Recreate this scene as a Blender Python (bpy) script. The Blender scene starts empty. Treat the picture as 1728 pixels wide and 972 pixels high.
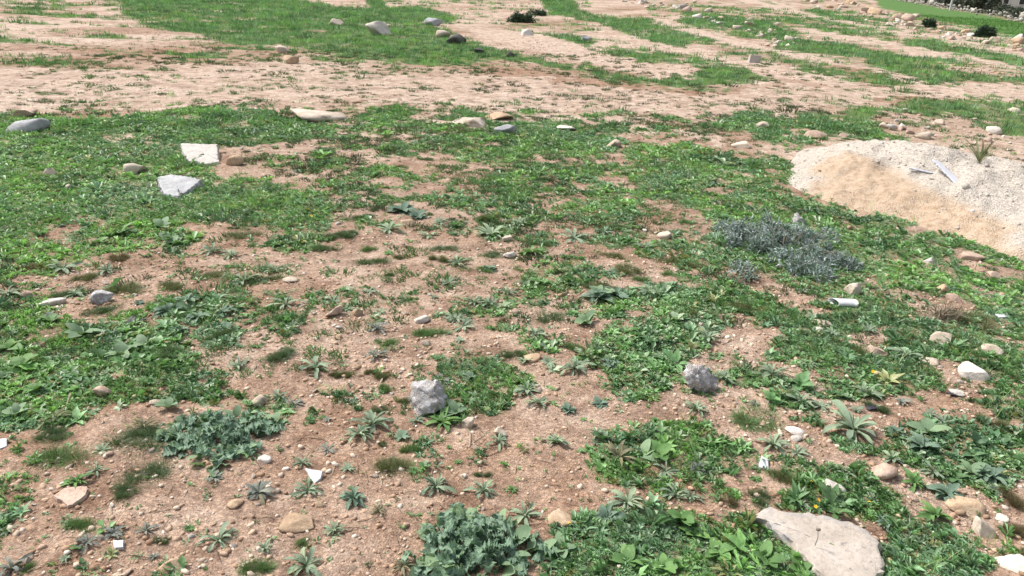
import bpy, bmesh, math, random
import numpy as np
from mathutils import Matrix, Vector

# ------------------------------------------------------------------ camera, world, sun, exposure
scene = bpy.context.scene
COL = scene.collection
R = math.radians
PW, PH, F = 1728.0, 972.0, 1305.0          # photograph size and focal length in its pixels
CAM_H, PITCH, ROLL = 1.70, R(22.1), R(2.0)
cam_data = bpy.data.cameras.new("camera")
cam_data.sensor_width = 36.0
cam_data.lens = F / PW * 36.0
cam_data.clip_start = 0.05
cam_data.clip_end = 3000.0
cam = bpy.data.objects.new("camera", cam_data)
COL.objects.link(cam)
CAM_ROT = Matrix.Rotation(math.pi / 2 - PITCH, 3, 'X') @ Matrix.Rotation(ROLL, 3, 'Z')
cam.matrix_world = Matrix.Translation((0, 0, CAM_H)) @ CAM_ROT.to_4x4()
scene.camera = cam

SUN_EL, SUN_AZ = R(52), R(-62)             # azimuth from +Y towards +X: light comes from the left, a little ahead
sun_dir = Vector((math.sin(SUN_AZ) * math.cos(SUN_EL), math.cos(SUN_AZ) * math.cos(SUN_EL), math.sin(SUN_EL)))
world = bpy.data.worlds.new("World")
scene.world = world
world.use_nodes = True
wn = world.node_tree
wn.nodes.clear()
w_out = wn.nodes.new("ShaderNodeOutputWorld")
w_bg = wn.nodes.new("ShaderNodeBackground")
w_sky = wn.nodes.new("ShaderNodeTexSky")
w_hs = wn.nodes.new("ShaderNodeHueSaturation")
w_sky.sky_type = 'NISHITA'
w_sky.sun_disc = False
w_sky.sun_elevation = SUN_EL
w_sky.sun_rotation = SUN_AZ
w_sky.air_density = 1.0
w_sky.dust_density = 4.0
w_hs.inputs['Saturation'].default_value = 0.45
w_bg.inputs['Strength'].default_value = 0.125
wn.links.new(w_sky.outputs[0], w_hs.inputs['Color'])
wn.links.new(w_hs.outputs[0], w_bg.inputs['Color'])
wn.links.new(w_bg.outputs[0], w_out.inputs['Surface'])
sl = bpy.data.lights.new("sun", 'SUN')
sl.energy = 2.6
sl.angle = R(9)
sl.color = (1.0, 0.955, 0.89)
sun = bpy.data.objects.new("sun", sl)
COL.objects.link(sun)
sun.rotation_euler = sun_dir.to_track_quat('Z', 'Y').to_euler()
vs = scene.view_settings
vs.view_transform = 'Standard'
vs.look = 'None'
vs.exposure = 0.70
vs.gamma = 1.0
vs.use_curve_mapping = False

rng = np.random.default_rng(7)
rnd = random.Random(11)

# ------------------------------------------------------------------ numpy noise
def _hash(ix, iy, seed):
    h = (ix.astype(np.int64) * 374761393 + iy.astype(np.int64) * 668265263 + seed * 974711) & 0xFFFFFFFF
    h = ((h ^ (h >> 13)) * 1274126177) & 0xFFFFFFFF
    h = (h ^ (h >> 16)) & 0xFFFFFFFF
    return h.astype(np.float64) / 4294967295.0

def vnoise(x, y, seed=0):
    x = np.asarray(x, float); y = np.asarray(y, float)
    ix = np.floor(x); iy = np.floor(y)
    fx = x - ix; fy = y - iy
    fx = fx * fx * fx * (fx * (fx * 6 - 15) + 10); fy = fy * fy * fy * (fy * (fy * 6 - 15) + 10)
    a = _hash(ix, iy, seed); b = _hash(ix + 1, iy, seed)
    c = _hash(ix, iy + 1, seed); d = _hash(ix + 1, iy + 1, seed)
    return (a * (1 - fx) + b * fx) * (1 - fy) + (c * (1 - fx) + d * fx) * fy

def fbm(x, y, seed=0, octs=4):
    x = np.asarray(x, float); y = np.asarray(y, float)
    s = np.zeros(np.broadcast(x, y).shape); a = 0.5; t = 0.0
    for k in range(octs):
        c_, s_ = math.cos(0.6 + k), math.sin(0.6 + k)
        s = s + a * vnoise((x * c_ - y * s_) * 2 ** k + 17.3 * k, (x * s_ + y * c_) * 2 ** k - 9.1 * k, seed + k * 13)
        t += a; a *= 0.5
    return s / t

def sstep(v, a, b):
    t = np.clip((np.asarray(v, float) - a) / (b - a), 0, 1)
    return t * t * (3 - 2 * t)

# ------------------------------------------------------------------ terrain height, and photograph pixel <-> ground point
RM = np.array(CAM_ROT)
CAM_O = np.array((0.0, 0.0, CAM_H))

def ray(px, py):
    d = RM @ np.array(((px - PW / 2) / F, -(py - PH / 2) / F, -1.0))
    return d / np.linalg.norm(d)

def project(x, y, z):
    x, y, z = np.broadcast_arrays(np.asarray(x, float), np.asarray(y, float), np.asarray(z, float))
    v = np.stack([x, y, z - CAM_H], -1) @ RM
    dep = np.where(-v[..., 2] < 0.05, 0.05, -v[..., 2])
    return PW / 2 + F * v[..., 0] / dep, PH / 2 - F * v[..., 1] / dep, -v[..., 2]

def flat_hit(px, py):
    d = ray(px, py)
    t = CAM_H / -d[2]
    return CAM_O + d * t

W0, W1 = flat_hit(1520, 2), flat_hit(1728, 37)     # the far wall along the green field
wd = (W1 - W0)[:2]; wd /= np.linalg.norm(wd)
wn_ = np.array((-wd[1], wd[0]))
if W0[:2] @ wn_ < 0: wn_ = -wn_          # points away from the viewer

def Hh(x, y):
    x = np.asarray(x, float); y = np.asarray(y, float)
    r = np.hypot(x, y)
    z = 0.16 * (fbm(x * .16, y * .16, 3) - .5) * sstep(r, 5, 16)
    z = z + 0.05 * (fbm(x * .9, y * .9, 5) - .5) * sstep(r, 1.0, 3.0)
    z = z + 0.022 * (fbm(x * 6, y * 6, 9, 3) - .5) + 0.010 * (fbm(x * 24, y * 24, 21, 3) - .5)
    s = (x - W0[0]) * wn_[0] + (y - W0[1]) * wn_[1]
    z = z - 10.5 * sstep(s, 0.5, 330) - 2.3 * sstep(s, 0.6, 8)
    return z

def hz(x, y):
    return float(Hh(np.array([x]), np.array([y]))[0])

def at(px, py, up=0.0):
    d = ray(px, py)
    p = CAM_O + d * (CAM_H / -d[2])
    for _ in range(10):
        t = (hz(p[0], p[1]) + up - CAM_H) / d[2]
        p = 0.5 * p + 0.5 * (CAM_O + d * t)
    return np.array((p[0], p[1], hz(p[0], p[1])))

def mpp(p):                                   # metres per photograph pixel at a ground point
    return project(p[0], p[1], p[2])[2] / F

# ------------------------------------------------------------------ where the weeds grow (traced outlines laid on the ground)
def in_poly(px, py, pts):
    ins = np.zeros(px.shape, bool)
    n = len(pts)
    for i in range(n):
        x1, y1 = pts[i]; x2, y2 = pts[(i + 1) % n]
        if y1 == y2: continue
        c = ((y1 > py) != (y2 > py)) & (px < (x2 - x1) * (py - y1) / (y2 - y1) + x1)
        ins ^= c
    return ins

COVER = [
 # base of the middle ground
 (.30, [(1150, -60), (2200, -60), (2200, 180), (1500, 172), (1330, 140), (1230, 90), (1150, 60)]),
 (.33, [(-400, -60), (200, -60), (420, 84), (300, 104), (-400, 100)]),
 (.36, [(-400, 190), (2200, 175), (2200, 500), (-400, 500)]),
 (.26, [(-400, 500), (2200, 500), (2200, 1500), (-400, 1500)]),
 (.23, [(280, 420), (520, 400), (800, 420), (900, 480), (1000, 500), (990, 700), (1090, 760), (950, 860), (700, 880), (640, 1500), (-400, 1500), (-400, 760), (260, 770), (380, 600)]),
 # green field at the top left and the bank that runs on to the right
 (.80, [(165, -60), (640, -60), (650, 18), (705, 36), (745, 50), (800, 72), (880, 92), (960, 110), (1060, 128), (1172, 133), (1176, 118), (1152, 96), (1205, 102), (1260, 118), (1302, 137), (1265, 143), (1170, 150), (1090, 143), (1000, 126), (900, 106), (830, 102), (760, 108), (690, 106), (600, 102), (520, 82), (470, 74), (400, 78), (340, 60), (250, 46), (212, 24)]),
 (.08, [(480, -60), (600, -60), (625, 16), (560, 10), (500, 0)]),
 (.9, [(576, 20), (700, 12), (770, 28), (760, 40), (700, 36), (640, 30)]),
 (.03, [(745, 42), (800, 42), (900, 58), (950, 66), (1000, 82), (1080, 106), (1152, 110), (1174, 122), (1160, 133), (1080, 126), (960, 108), (880, 90), (800, 70)]),
 (.8, [(910, 56), (960, 60), (1000, 65), (1080, 75), (1152, 95), (1152, 108), (1090, 105), (1050, 98), (990, 80), (940, 66)]),
 (.92, [(893, -40), (943, -40), (976, 17), (1009, 27), (1096, 32), (1152, 40), (1180, 58), (1152, 84), (1076, 63), (1009, 37), (926, 23)]),
 (.03, [(985, -40), (1060, -40), (1100, 26), (1050, 30), (1000, 22)]),
 # right hand strips between the vehicle tracks
 (.75, [(1152, 22), (1200, 25), (1290, 35), (1350, 60), (1330, 72), (1290, 66), (1152, 42)]),
 (.8, [(1152, 50), (1200, 60), (1235, 74), (1190, 70), (1152, 66)]),
 (.93, [(1330, 60), (1385, 67), (1452, 77), (1519, 87), (1585, 97), (1652, 110), (1760, 130), (1760, 144), (1652, 133), (1569, 143), (1519, 130), (1469, 113), (1452, 100), (1385, 90), (1292, 80)]),
 (.35, [(1580, 108), (1660, 112), (1728, 126), (1700, 132), (1620, 122)]),
 (.9, [(1335, 110), (1400, 117), (1445, 134), (1390, 133), (1345, 119)]),
 (.75, [(1370, 154), (1440, 151), (1510, 154), (1512, 163), (1420, 166), (1375, 161)]),
 (.85, [(1572, 150), (1620, 149), (1662, 162), (1600, 164)]),
 (.9, [(1500, 66), (1560, 66), (1619, 77), (1760, 104), (1760, 116), (1635, 93), (1535, 75)]),
 (.7, [(1330, 12), (1400, 20), (1470, 40), (1560, 62), (1640, 75), (1560, 68), (1440, 52), (1360, 32)]),
 (.7, [(1300, 26), (1420, 50), (1500, 64), (1430, 62), (1340, 40)]),
 (1.0, [(1440, -45), (1520, 2), (1607, 16), (1728, 37), (1900, 66), (1900, 95), (1728, 63), (1657, 50), (1590, 36), (1540, 25), (1482, 10)]),
 (.88, [(1195, 196), (1260, 192), (1330, 200), (1390, 203), (1450, 184), (1500, 178), (1560, 168), (1640, 168), (1900, 176), (1900, 262), (1728, 246), (1690, 238), (1650, 226), (1600, 240), (1560, 246), (1470, 232), (1380, 225), (1300, 232), (1230, 220)]),
 (.38, [(1470, 196), (1560, 190), (1640, 205), (1640, 235), (1560, 250), (1480, 234)]),
 (.10, [(1555, 210), (1600, 192), (1640, 212), (1700, 240), (1900, 262), (1900, 330), (1728, 300), (1640, 260)]),
 # dense weeds on the left
 (.93, [(-400, 200), (0, 197), (100, 202), (200, 192), (330, 181), (450, 186), (520, 200), (530, 235), (470, 240), (400, 243), (345, 250), (390, 300), (500, 310), (552, 330), (545, 400), (480, 415), (420, 395), (380, 372), (310, 382), (322, 415), (200, 425), (150, 440), (60, 470), (-400, 480)]),
 (.22, [(355, 246), (470, 243), (480, 292), (400, 300), (362, 270)]),
 (.2, [(100, 364), (155, 360), (150, 382), (105, 384)]),
 (.2, [(60, 390), (112, 386), (108, 412), (60, 408)]),
 (.57, [(520, 196), (640, 188), (820, 192), (1010, 190), (1060, 240), (1000, 262), (900, 300), (860, 345), (700, 350), (560, 340), (540, 300), (530, 240)]),
 (.28, [(690, 262), (760, 256), (820, 290), (800, 320), (700, 322)]),
 (.95, [(780, 222), (850, 212), (1000, 212), (1045, 238), (1000, 255), (900, 262), (820, 244)]),
 # the big green slope on the right
 (.94, [(1040, 258), (1150, 243), (1260, 265), (1330, 270), (1350, 300), (1480, 350), (1580, 380), (1900, 470), (1900, 640), (1728, 640), (1560, 640), (1340, 620), (1210, 545), (1180, 600), (1140, 640), (1090, 690), (1000, 660), (990, 560), (1000, 510), (1060, 492), (1150, 500), (1210, 480), (1200, 420), (1130, 360), (1060, 320)]),
 (.57, [(880, 300), (1040, 270), (1100, 330), (1170, 380), (1200, 430), (1200, 490), (1060, 490), (960, 460), (900, 400)]),
 (.80, [(900, 345), (1010, 340), (1100, 360), (1080, 385), (980, 390), (910, 372)]),
 (.06, [(1212, 470), (1290, 458), (1330, 478), (1405, 520), (1350, 532), (1262, 492)]),
 (.12, [(1216, 548), (1300, 542), (1312, 590), (1250, 600)]),
 (.18, [(1390, 562), (1528, 560), (1540, 590), (1460, 598)]),
 (.30, [(1540, 500), (1640, 505), (1640, 540), (1540, 530)]),
 (.10, [(1330, 262), (1480, 345), (1620, 395), (1900, 470), (1900, 250), (1660, 230)]),
 (.85, [(1345, 290), (1420, 312), (1500, 348), (1490, 358), (1400, 330), (1350, 306)]),
 (.85, [(1585, 366), (1650, 374), (1640, 402), (1590, 398)]),
 (.85, [(1660, 366), (1728, 384), (1728, 402), (1670, 384)]),
 (.85, [(1545, 404), (1640, 408), (1760, 440), (1760, 460), (1600, 424)]),
 (.22, [(1310, 298), (1400, 320), (1490, 354), (1476, 366), (1380, 338), (1310, 312)]),
 (.12, [(1500, 378), (1590, 386), (1604, 402), (1520, 398)]), (.15, [(1560, 418), (1640, 430), (1740, 455), (1740, 470), (1620, 446)]),
 (.18, [(1600, 468), (1728, 500), (1728, 520), (1640, 500)]), (.38, [(1040, 328), (1120, 343), (1205, 388), (1180, 402), (1100, 370)]),
 (.30, [(1240, 268), (1300, 282), (1330, 300), (1280, 296)]),
 # foreground right
 (.80, [(1350, 600), (1560, 620), (1900, 610), (1900, 820), (1728, 800), (1640, 840), (1560, 800), (1490, 770), (1400, 740), (1300, 690), (1210, 640)]),
 (.12, [(1352, 664), (1450, 672), (1540, 660), (1640, 690), (1720, 720), (1720, 745), (1640, 720), (1540, 700), (1500, 740), (1380, 712)]),
 (.12, [(1560, 612), (1640, 600), (1640, 668), (1590, 676)]),
 (.92, [(1625, 640), (1728, 640), (1900, 640), (1900, 720), (1690, 715), (1630, 690)]),
 (.86, [(1500, 715), (1640, 715), (1728, 760), (1728, 790), (1600, 790), (1520, 770)]),
 (.10, [(1210, 700), (1290, 712), (1390, 706), (1390, 752), (1290, 752), (1220, 730)]),
 (.93, [(980, 760), (1060, 716), (1180, 716), (1290, 764), (1290, 818), (1180, 856), (1100, 836), (1000, 806)]),
 (.85, [(1290, 770), (1440, 770), (1500, 830), (1500, 880), (1420, 876), (1290, 858)]),
 (.10, [(1488, 800), (1560, 800), (1640, 850), (1660, 900), (1560, 890), (1500, 846)]),
 (.10, [(1220, 800), (1330, 780), (1330, 830), (1280, 860), (1220, 842)]),
 (.15, [(1640, 860), (1900, 840), (1900, 1500), (1680, 1500), (1640, 940)]),
 (.95, [(935, 884), (1100, 862), (1270, 858), (1290, 880), (1400, 930), (1440, 1500), (900, 1500)]),
 (.95, [(1490, 885), (1560, 880), (1660, 940), (1690, 1500), (1480, 1500)]),
 (.10, [(1150, 850), (1220, 850), (1210, 880), (1150, 872)]),
 # foreground left
 (.5, [(-400, 470), (100, 470), (250, 490), (250, 545), (-400, 545)]),
 (.95, [(-400, 536), (0, 530), (130, 545), (262, 545), (300, 600), (385, 630), (400, 672), (300, 690), (200, 690), (150, 735), (-400, 730)]),
 (.9, [(258, 500), (340, 488), (362, 520), (350, 552), (270, 548)]),
 (.9, [(300, 560), (400, 556), (400, 580), (320, 590)]),
 (.95, [(690, 606), (770, 598), (850, 616), (884, 650), (850, 688), (760, 700), (735, 660), (690, 640)]),
 (.85, [(824, 560), (900, 548), (928, 566), (905, 590), (850, 592)]),
 (.5, [(940, 610), (1000, 600), (1010, 670), (950, 660)]),
 (.85, [(412, 372), (500, 345), (550, 352), (545, 395), (480, 412)]),
]
PALE = [  # how chalky and pale the bare ground is (0 red soil .. 1 chalk)
 (.58, [(-600, -300), (2400, -300), (2400, 190), (1700, 190), (1200, 205), (1000, 195), (700, 186), (-600, 190)]),
 (.45, [(-600, 190), (1050, 192), (1060, 240), (-600, 260)]),
 (1.5, [(1050, 200), (1120, 206), (1220, 232), (1210, 246), (1120, 228), (1060, 222)]),
 (.75, [(1195, 196), (2400, 170), (2400, 480), (1600, 400), (1330, 270)]),
 (.55, [(1550, 380), (2400, 460), (2400, 560), (1500, 540), (1300, 480)]),
 (1.5, [(755, 44), (820, 44), (960, 72), (1080, 106), (1170, 118), (1160, 132), (1060, 122), (900, 84)]),
 (1.4, [(-200, 20), (60, 34), (90, 60), (40, 70), (-200, 70)]),
 (1.3, [(-200, 158), (140, 166), (160, 184), (-200, 188)]),
 (.6, [(620, 112), (900, 120), (1100, 160), (900, 175), (640, 160)]),
 (.10, [(780, 110), (900, 116), (1080, 148), (1230, 152), (1300, 142), (1440, 146), (1440, 153), (1300, 152), (1200, 160), (1060, 158), (880, 132)]),
 (.10, [(1190, 70), (1300, 92), (1420, 122), (1500, 142), (1440, 140), (1330, 110), (1200, 82)]), (.35, [(-50, 64), (300, 82), (430, 104), (300, 106), (-50, 98)]),
 (.15, [(850, 28), (990, 44), (970, 56), (860, 44)]), (.1, [(1440, 134), (1560, 142), (1740, 138), (1740, 150), (1560, 152)]),
 (.3, [(-50, 120), (420, 128), (700, 140), (640, 150), (300, 140), (-50, 134)]),
]
TRACK = [
 [(-300, 108), (200, 112), (420, 110), (560, 120), (700, 124), (830, 122), (960, 132), (1080, 150), (1200, 156), (1300, 142), (1440, 140), (1560, 146), (1700, 144), (1900, 150), (1900, 168), (1700, 164), (1600, 166), (1500, 170), (1400, 184), (1290, 190), (1200, 198), (1100, 196), (1010, 186), (900, 184), (760, 178), (560, 174), (400, 176), (200, 184), (-300, 186)],
]
for pts_, w_ in [([(1000, 74), (1152, 86), (1262, 110), (1368, 131), (1440, 141)], 13), ([(1100, 34), (1152, 47), (1295, 83), (1452, 110), (1569, 150)], 13), ([(1302, 4), (1385, 30), (1485, 50), (1532, 60)], 8),
                 ([(1352, 53), (1485, 68), (1585, 93), (1740, 117)], 9), ([(1519, 51), (1602, 68), (1740, 93)], 6), ([(1569, 150), (1740, 146)], 12), ([(1570, 158), (1740, 172)], 8), ([(1240, -6), (1340, 22), (1420, 38)], 7)]:
    TRACK.append([(x_, y_ - w_ / 2) for x_, y_ in pts_] + [(x_, y_ + w_ / 2) for x_, y_ in reversed(pts_)])
FIELD = [[pts for val, pts in COVER if val == 1.0][0]]
SANDY = None

def jittered(x, y):
    x = np.asarray(x, float); y = np.asarray(y, float)
    px, py, dep = project(x, y, 0.0)
    amp = np.clip(0.05 * (py + 60), 1.0, 26)
    u = 3.2 + 0 * x
    px = px + amp * 1.8 * (fbm(x * 2.2, y * 2.2, 31) - .5) * 2 + amp * .9 * (fbm(x * 9, y * 9, 33, 2) - .5) * 2
    py = py + amp * 0.9 * (fbm(x * 2.2, y * 2.2, 37) - .5) * 2 + amp * .6 * (fbm(x * 9, y * 9, 39, 2) - .5) * 2
    bad = dep < 0.3
    return np.where(bad, 5000, px), np.where(bad, 5000, py)

def field_val(polys, default, px, py):
    v = np.full(px.shape, float(default))
    for val, pts in polys:
        xs = [p[0] for p in pts]; ys = [p[1] for p in pts]
        m = (px > min(xs)) & (px < max(xs)) & (py > min(ys)) & (py < max(ys))
        if not m.any(): continue
        idx = np.nonzero(m)[0]
        ins = in_poly(px[idx], py[idx], pts)
        v[idx[ins]] = val
    return v

def cover_prob(x, y):
    x = np.asarray(x, float); y = np.asarray(y, float)
    px, py = jittered(x, y)
    c = field_val(COVER, .22, px, py)
    for tp in TRACK: c = np.where(in_poly(px, py, tp), np.minimum(c, .16), c)
    r = np.hypot(x, y)
    n = .6 * fbm(x * 2.6, y * 2.6, 51, 3) + .4 * fbm(x * 8, y * 8, 53, 3)
    nf = fbm(x * .8, y * 1.2, 57, 4)
    k = sstep(r, 9, 16)
    n = n * (1 - k) + (.55 * nf + .45 * n) * k
    n = (n - .5) * 2.3 + (fbm(x * 22, y * 22, 59, 2) - .5) * .55 * (1 - k)
    v = c + n * (1.15 - .9 * np.abs(c - .5))
    return sstep(v, .34, .84) * (1 - k) + sstep(v, .32, .62) * k, c

# ------------------------------------------------------------------ mesh helpers
def mesh_np(name, V, T, mats=(), colors=None, attrs=None, smooth=True, mat_idx=None):
    V = np.ascontiguousarray(V, np.float32); T = np.ascontiguousarray(T, np.int32)
    k = T.shape[1]
    me = bpy.data.meshes.new(name)
    me.vertices.add(len(V)); me.vertices.foreach_set("co", V.ravel())
    me.loops.add(T.size); me.loops.foreach_set("vertex_index", T.ravel())
    me.polygons.add(len(T))
    me.polygons.foreach_set("loop_start", np.arange(0, T.size, k, dtype=np.int32))
    me.polygons.foreach_set("loop_total", np.full(len(T), k, np.int32))
    if smooth: me.polygons.foreach_set("use_smooth", np.ones(len(T), bool))
    for m in mats: me.materials.append(m)
    if mat_idx is not None: me.polygons.foreach_set("material_index", np.asarray(mat_idx, np.int32))
    if colors is not None:
        a = me.attributes.new("tint", 'FLOAT_COLOR', 'POINT')
        c4 = np.ones((len(V), 4), np.float32); c4[:, :3] = colors
        a.data.foreach_set("color", c4.ravel())
    for k_, v_ in (attrs or {}).items():
        a = me.attributes.new(k_, 'FLOAT', 'POINT')
        a.data.foreach_set("value", np.asarray(v_, np.float32))
    me.update(calc_edges=True)
    me.validate()
    return me

def link(name, me, parent=None, loc=None, rot=None, scale=None):
    o = bpy.data.objects.new(name, me)
    COL.objects.link(o)
    if parent is not None: o.parent = parent
    if loc is not None: o.location = loc
    if rot is not None: o.rotation_euler = rot
    if scale is not None: o.scale = scale if hasattr(scale, '__len__') else (scale,) * 3
    return o

def tag(o, label=None, cat=None, group=None, kind=None):
    if label: o["label"] = label
    if cat: o["category"] = cat
    if group: o["group"] = group
    if kind: o["kind"] = kind
    return o

def empty(name, loc, rot=(0, 0, 0), scale=1.0):
    o = bpy.data.objects.new(name, None)
    o.empty_display_size = 0.05
    COL.objects.link(o)
    o.location = loc; o.rotation_euler = rot; o.scale = (scale,) * 3
    return o

class Geo:
    def __init__(s): s.V = []; s.T = []; s.n = 0
    def add(s, V, T):
        V = np.asarray(V, float); T = np.asarray(T, int)
        s.V.append(V); s.T.append(T + s.n); s.n += len(V)
    def get(s): return np.concatenate(s.V), np.concatenate(s.T)

def grid_tris(nu, nv):
    i, j = np.meshgrid(np.arange(nu - 1), np.arange(nv - 1), indexing='ij')
    a = (i * nv + j).ravel(); b = a + 1; c = a + nv; d = c + 1
    return np.concatenate([np.stack([a, c, b], 1), np.stack([b, c, d], 1)])

def rotz(V, a):
    c, s = math.cos(a), math.sin(a)
    return np.stack([V[:, 0] * c - V[:, 1] * s, V[:, 0] * s + V[:, 1] * c, V[:, 2]], 1)

def leaf(length=1.0, width=.3, rise=.5, droop=.6, fold=.25, nseg=4, prof='lance', wave=0.0, seed=0):
    """A leaf growing from the origin along +X, arching; 3 vertices across."""
    rr = np.random.default_rng(seed)
    V = []
    x = z = 0.0; ang = math.atan(rise)
    st = length / nseg
    for i in range(nseg + 1):
        t = i / nseg
        if prof == 'lance': w = math.sin(math.pi * min(1, t * .9 + .08)) ** .8
        elif prof == 'round': w = (math.sin(math.pi * (t ** .75 * .96 + .02))) ** .6
        elif prof == 'spoon': w = (.25 + .75 * t) * (1 - max(0, t - .75) * 3.6) if t < 1 else .06
        elif prof == 'lobed': w = math.sin(math.pi * min(1, t * .88 + .1)) ** .6 * (1.0 if i % 2 else .52)
        else: w = 1 - t
        w = max(w, .03) * width / 2
        f = fold * w
        jw = wave * width * (rr.random(2) - .5)
        V += [(x, -w, z + f + jw[0]), (x, 0, z), (x, w, z + f + jw[1])]
        x += st * math.cos(ang); z += st * math.sin(ang)
        ang -= droop / nseg
    return np.array(V), grid_tris(nseg + 1, 3)

ICO = None
def icosphere(sub):
    bm = bmesh.new(); bmesh.ops.create_icosphere(bm, subdivisions=sub, radius=1)
    V = np.array([v.co[:] for v in bm.verts]); T = np.array([[v.index for v in f.verts] for f in bm.faces]); bm.free()
    return V, T
ICOS = {k: icosphere(k) for k in (1, 2, 3, 4)}
OCT = (np.array([(1, 0, 0), (-1, 0, 0), (0, 1, 0), (0, -1, 0), (0, 0, 1), (0, 0, -1)], float),
       np.array([(0, 2, 4), (2, 1, 4), (1, 3, 4), (3, 0, 4), (2, 0, 5), (1, 2, 5), (3, 1, 5), (0, 3, 5)]))

def noise3(P, s, seed):
    return (fbm(P[:, 0] * s + 3, P[:, 1] * s + P[:, 2] * s * .7, seed, 3) + fbm(P[:, 2] * s - 5, P[:, 0] * s * .8 + P[:, 1] * s * .6, seed + 5, 3) + fbm(P[:, 1] * s + 9, P[:, 2] * s - P[:, 0] * s * .5, seed + 9, 3)) / 3 - .5

def rock_verts(sub, seed, cuts=8, rough=.22, lump=.45, cut=.70):
    V, T = ICOS[sub]
    rr = np.random.default_rng(seed)
    V = V * (1 + lump * noise3(V, 1.1, seed) * 2)[:, None]
    for _ in range(cuts):
        n = rr.normal(size=3); n /= np.linalg.norm(n)
        d = rr.uniform(cut - .34, cut + .06)
        s = V @ n
        V = V - np.outer(np.maximum(s - d, 0), n)
    if rough: V = V * (1 + rough * 1.5 * noise3(V, 3.5, seed + 50) + rough * 1.1 * noise3(V, 9, seed + 70))[:, None]
    lo, hi = V.min(0), V.max(0)
    return (V - (lo + hi) / 2) / (hi - lo) * 1.0, T      # unit box centred

# ------------------------------------------------------------------ materials
def new_mat(name):
    m = bpy.data.materials.new(name); m.use_nodes = True
    nt = m.node_tree; nt.nodes.clear()
    out = nt.nodes.new("ShaderNodeOutputMaterial")
    b = nt.nodes.new("ShaderNodeBsdfPrincipled")
    nt.links.new(b.outputs[0], out.inputs[0])
    return m, nt, b, out

def N(nt, t, **kw):
    n = nt.nodes.new(t)
    for k, v in kw.items():
        if k in n.inputs: n.inputs[k].default_value = v
        else: setattr(n, k, v)
    return n

def noise(nt, co, scale, detail=4, rough=.6):
    n = N(nt, "ShaderNodeTexNoise"); n.inputs['Scale'].default_value = scale
    n.inputs['Detail'].default_value = detail; n.inputs['Roughness'].default_value = rough
    nt.links.new(co, n.inputs['Vector']); return n

def ramp(nt, fac, stops):
    r = N(nt, "ShaderNodeValToRGB")
    e = r.color_ramp.elements
    while len(e) < len(stops): e.new(.5)
    for el, (p, c) in zip(e, stops):
        el.position = p; el.color = (*c, 1) if len(c) == 3 else c
    nt.links.new(fac, r.inputs[0]); return r

def mix(nt, fac, a, b, blend='MIX'):
    m = N(nt, "ShaderNodeMix"); m.data_type = 'RGBA'; m.blend_type = blend
    for sock, v in ((m.inputs[0], fac), (m.inputs[6], a), (m.inputs[7], b)):
        if isinstance(v, (int, float)): sock.default_value = v
        elif isinstance(v, tuple): sock.default_value = (*v, 1)
        else: nt.links.new(v, sock)
    return m.outputs[2]

def mathn(nt, op, a, b=None, clamp=False):
    m = N(nt, "ShaderNodeMath"); m.operation = op; m.use_clamp = clamp
    for s, v in ((m.inputs[0], a), (m.inputs[1], b)):
        if v is None: continue
        if isinstance(v, (int, float)): s.default_value = v
        else: nt.links.new(v, s)
    return m.outputs[0]

def attr(nt, name):
    a = N(nt, "ShaderNodeAttribute"); a.attribute_name = name; return a

def bump(nt, h, strength, dist, b, prev=None):
    n = N(nt, "ShaderNodeBump"); n.inputs['Strength'].default_value = strength; n.inputs['Distance'].default_value = dist
    nt.links.new(h, n.inputs['Height'])
    if prev is not None: nt.links.new(prev, n.inputs['Normal'])
    nt.links.new(n.outputs[0], b.inputs['Normal']); return n.outputs[0]

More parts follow.
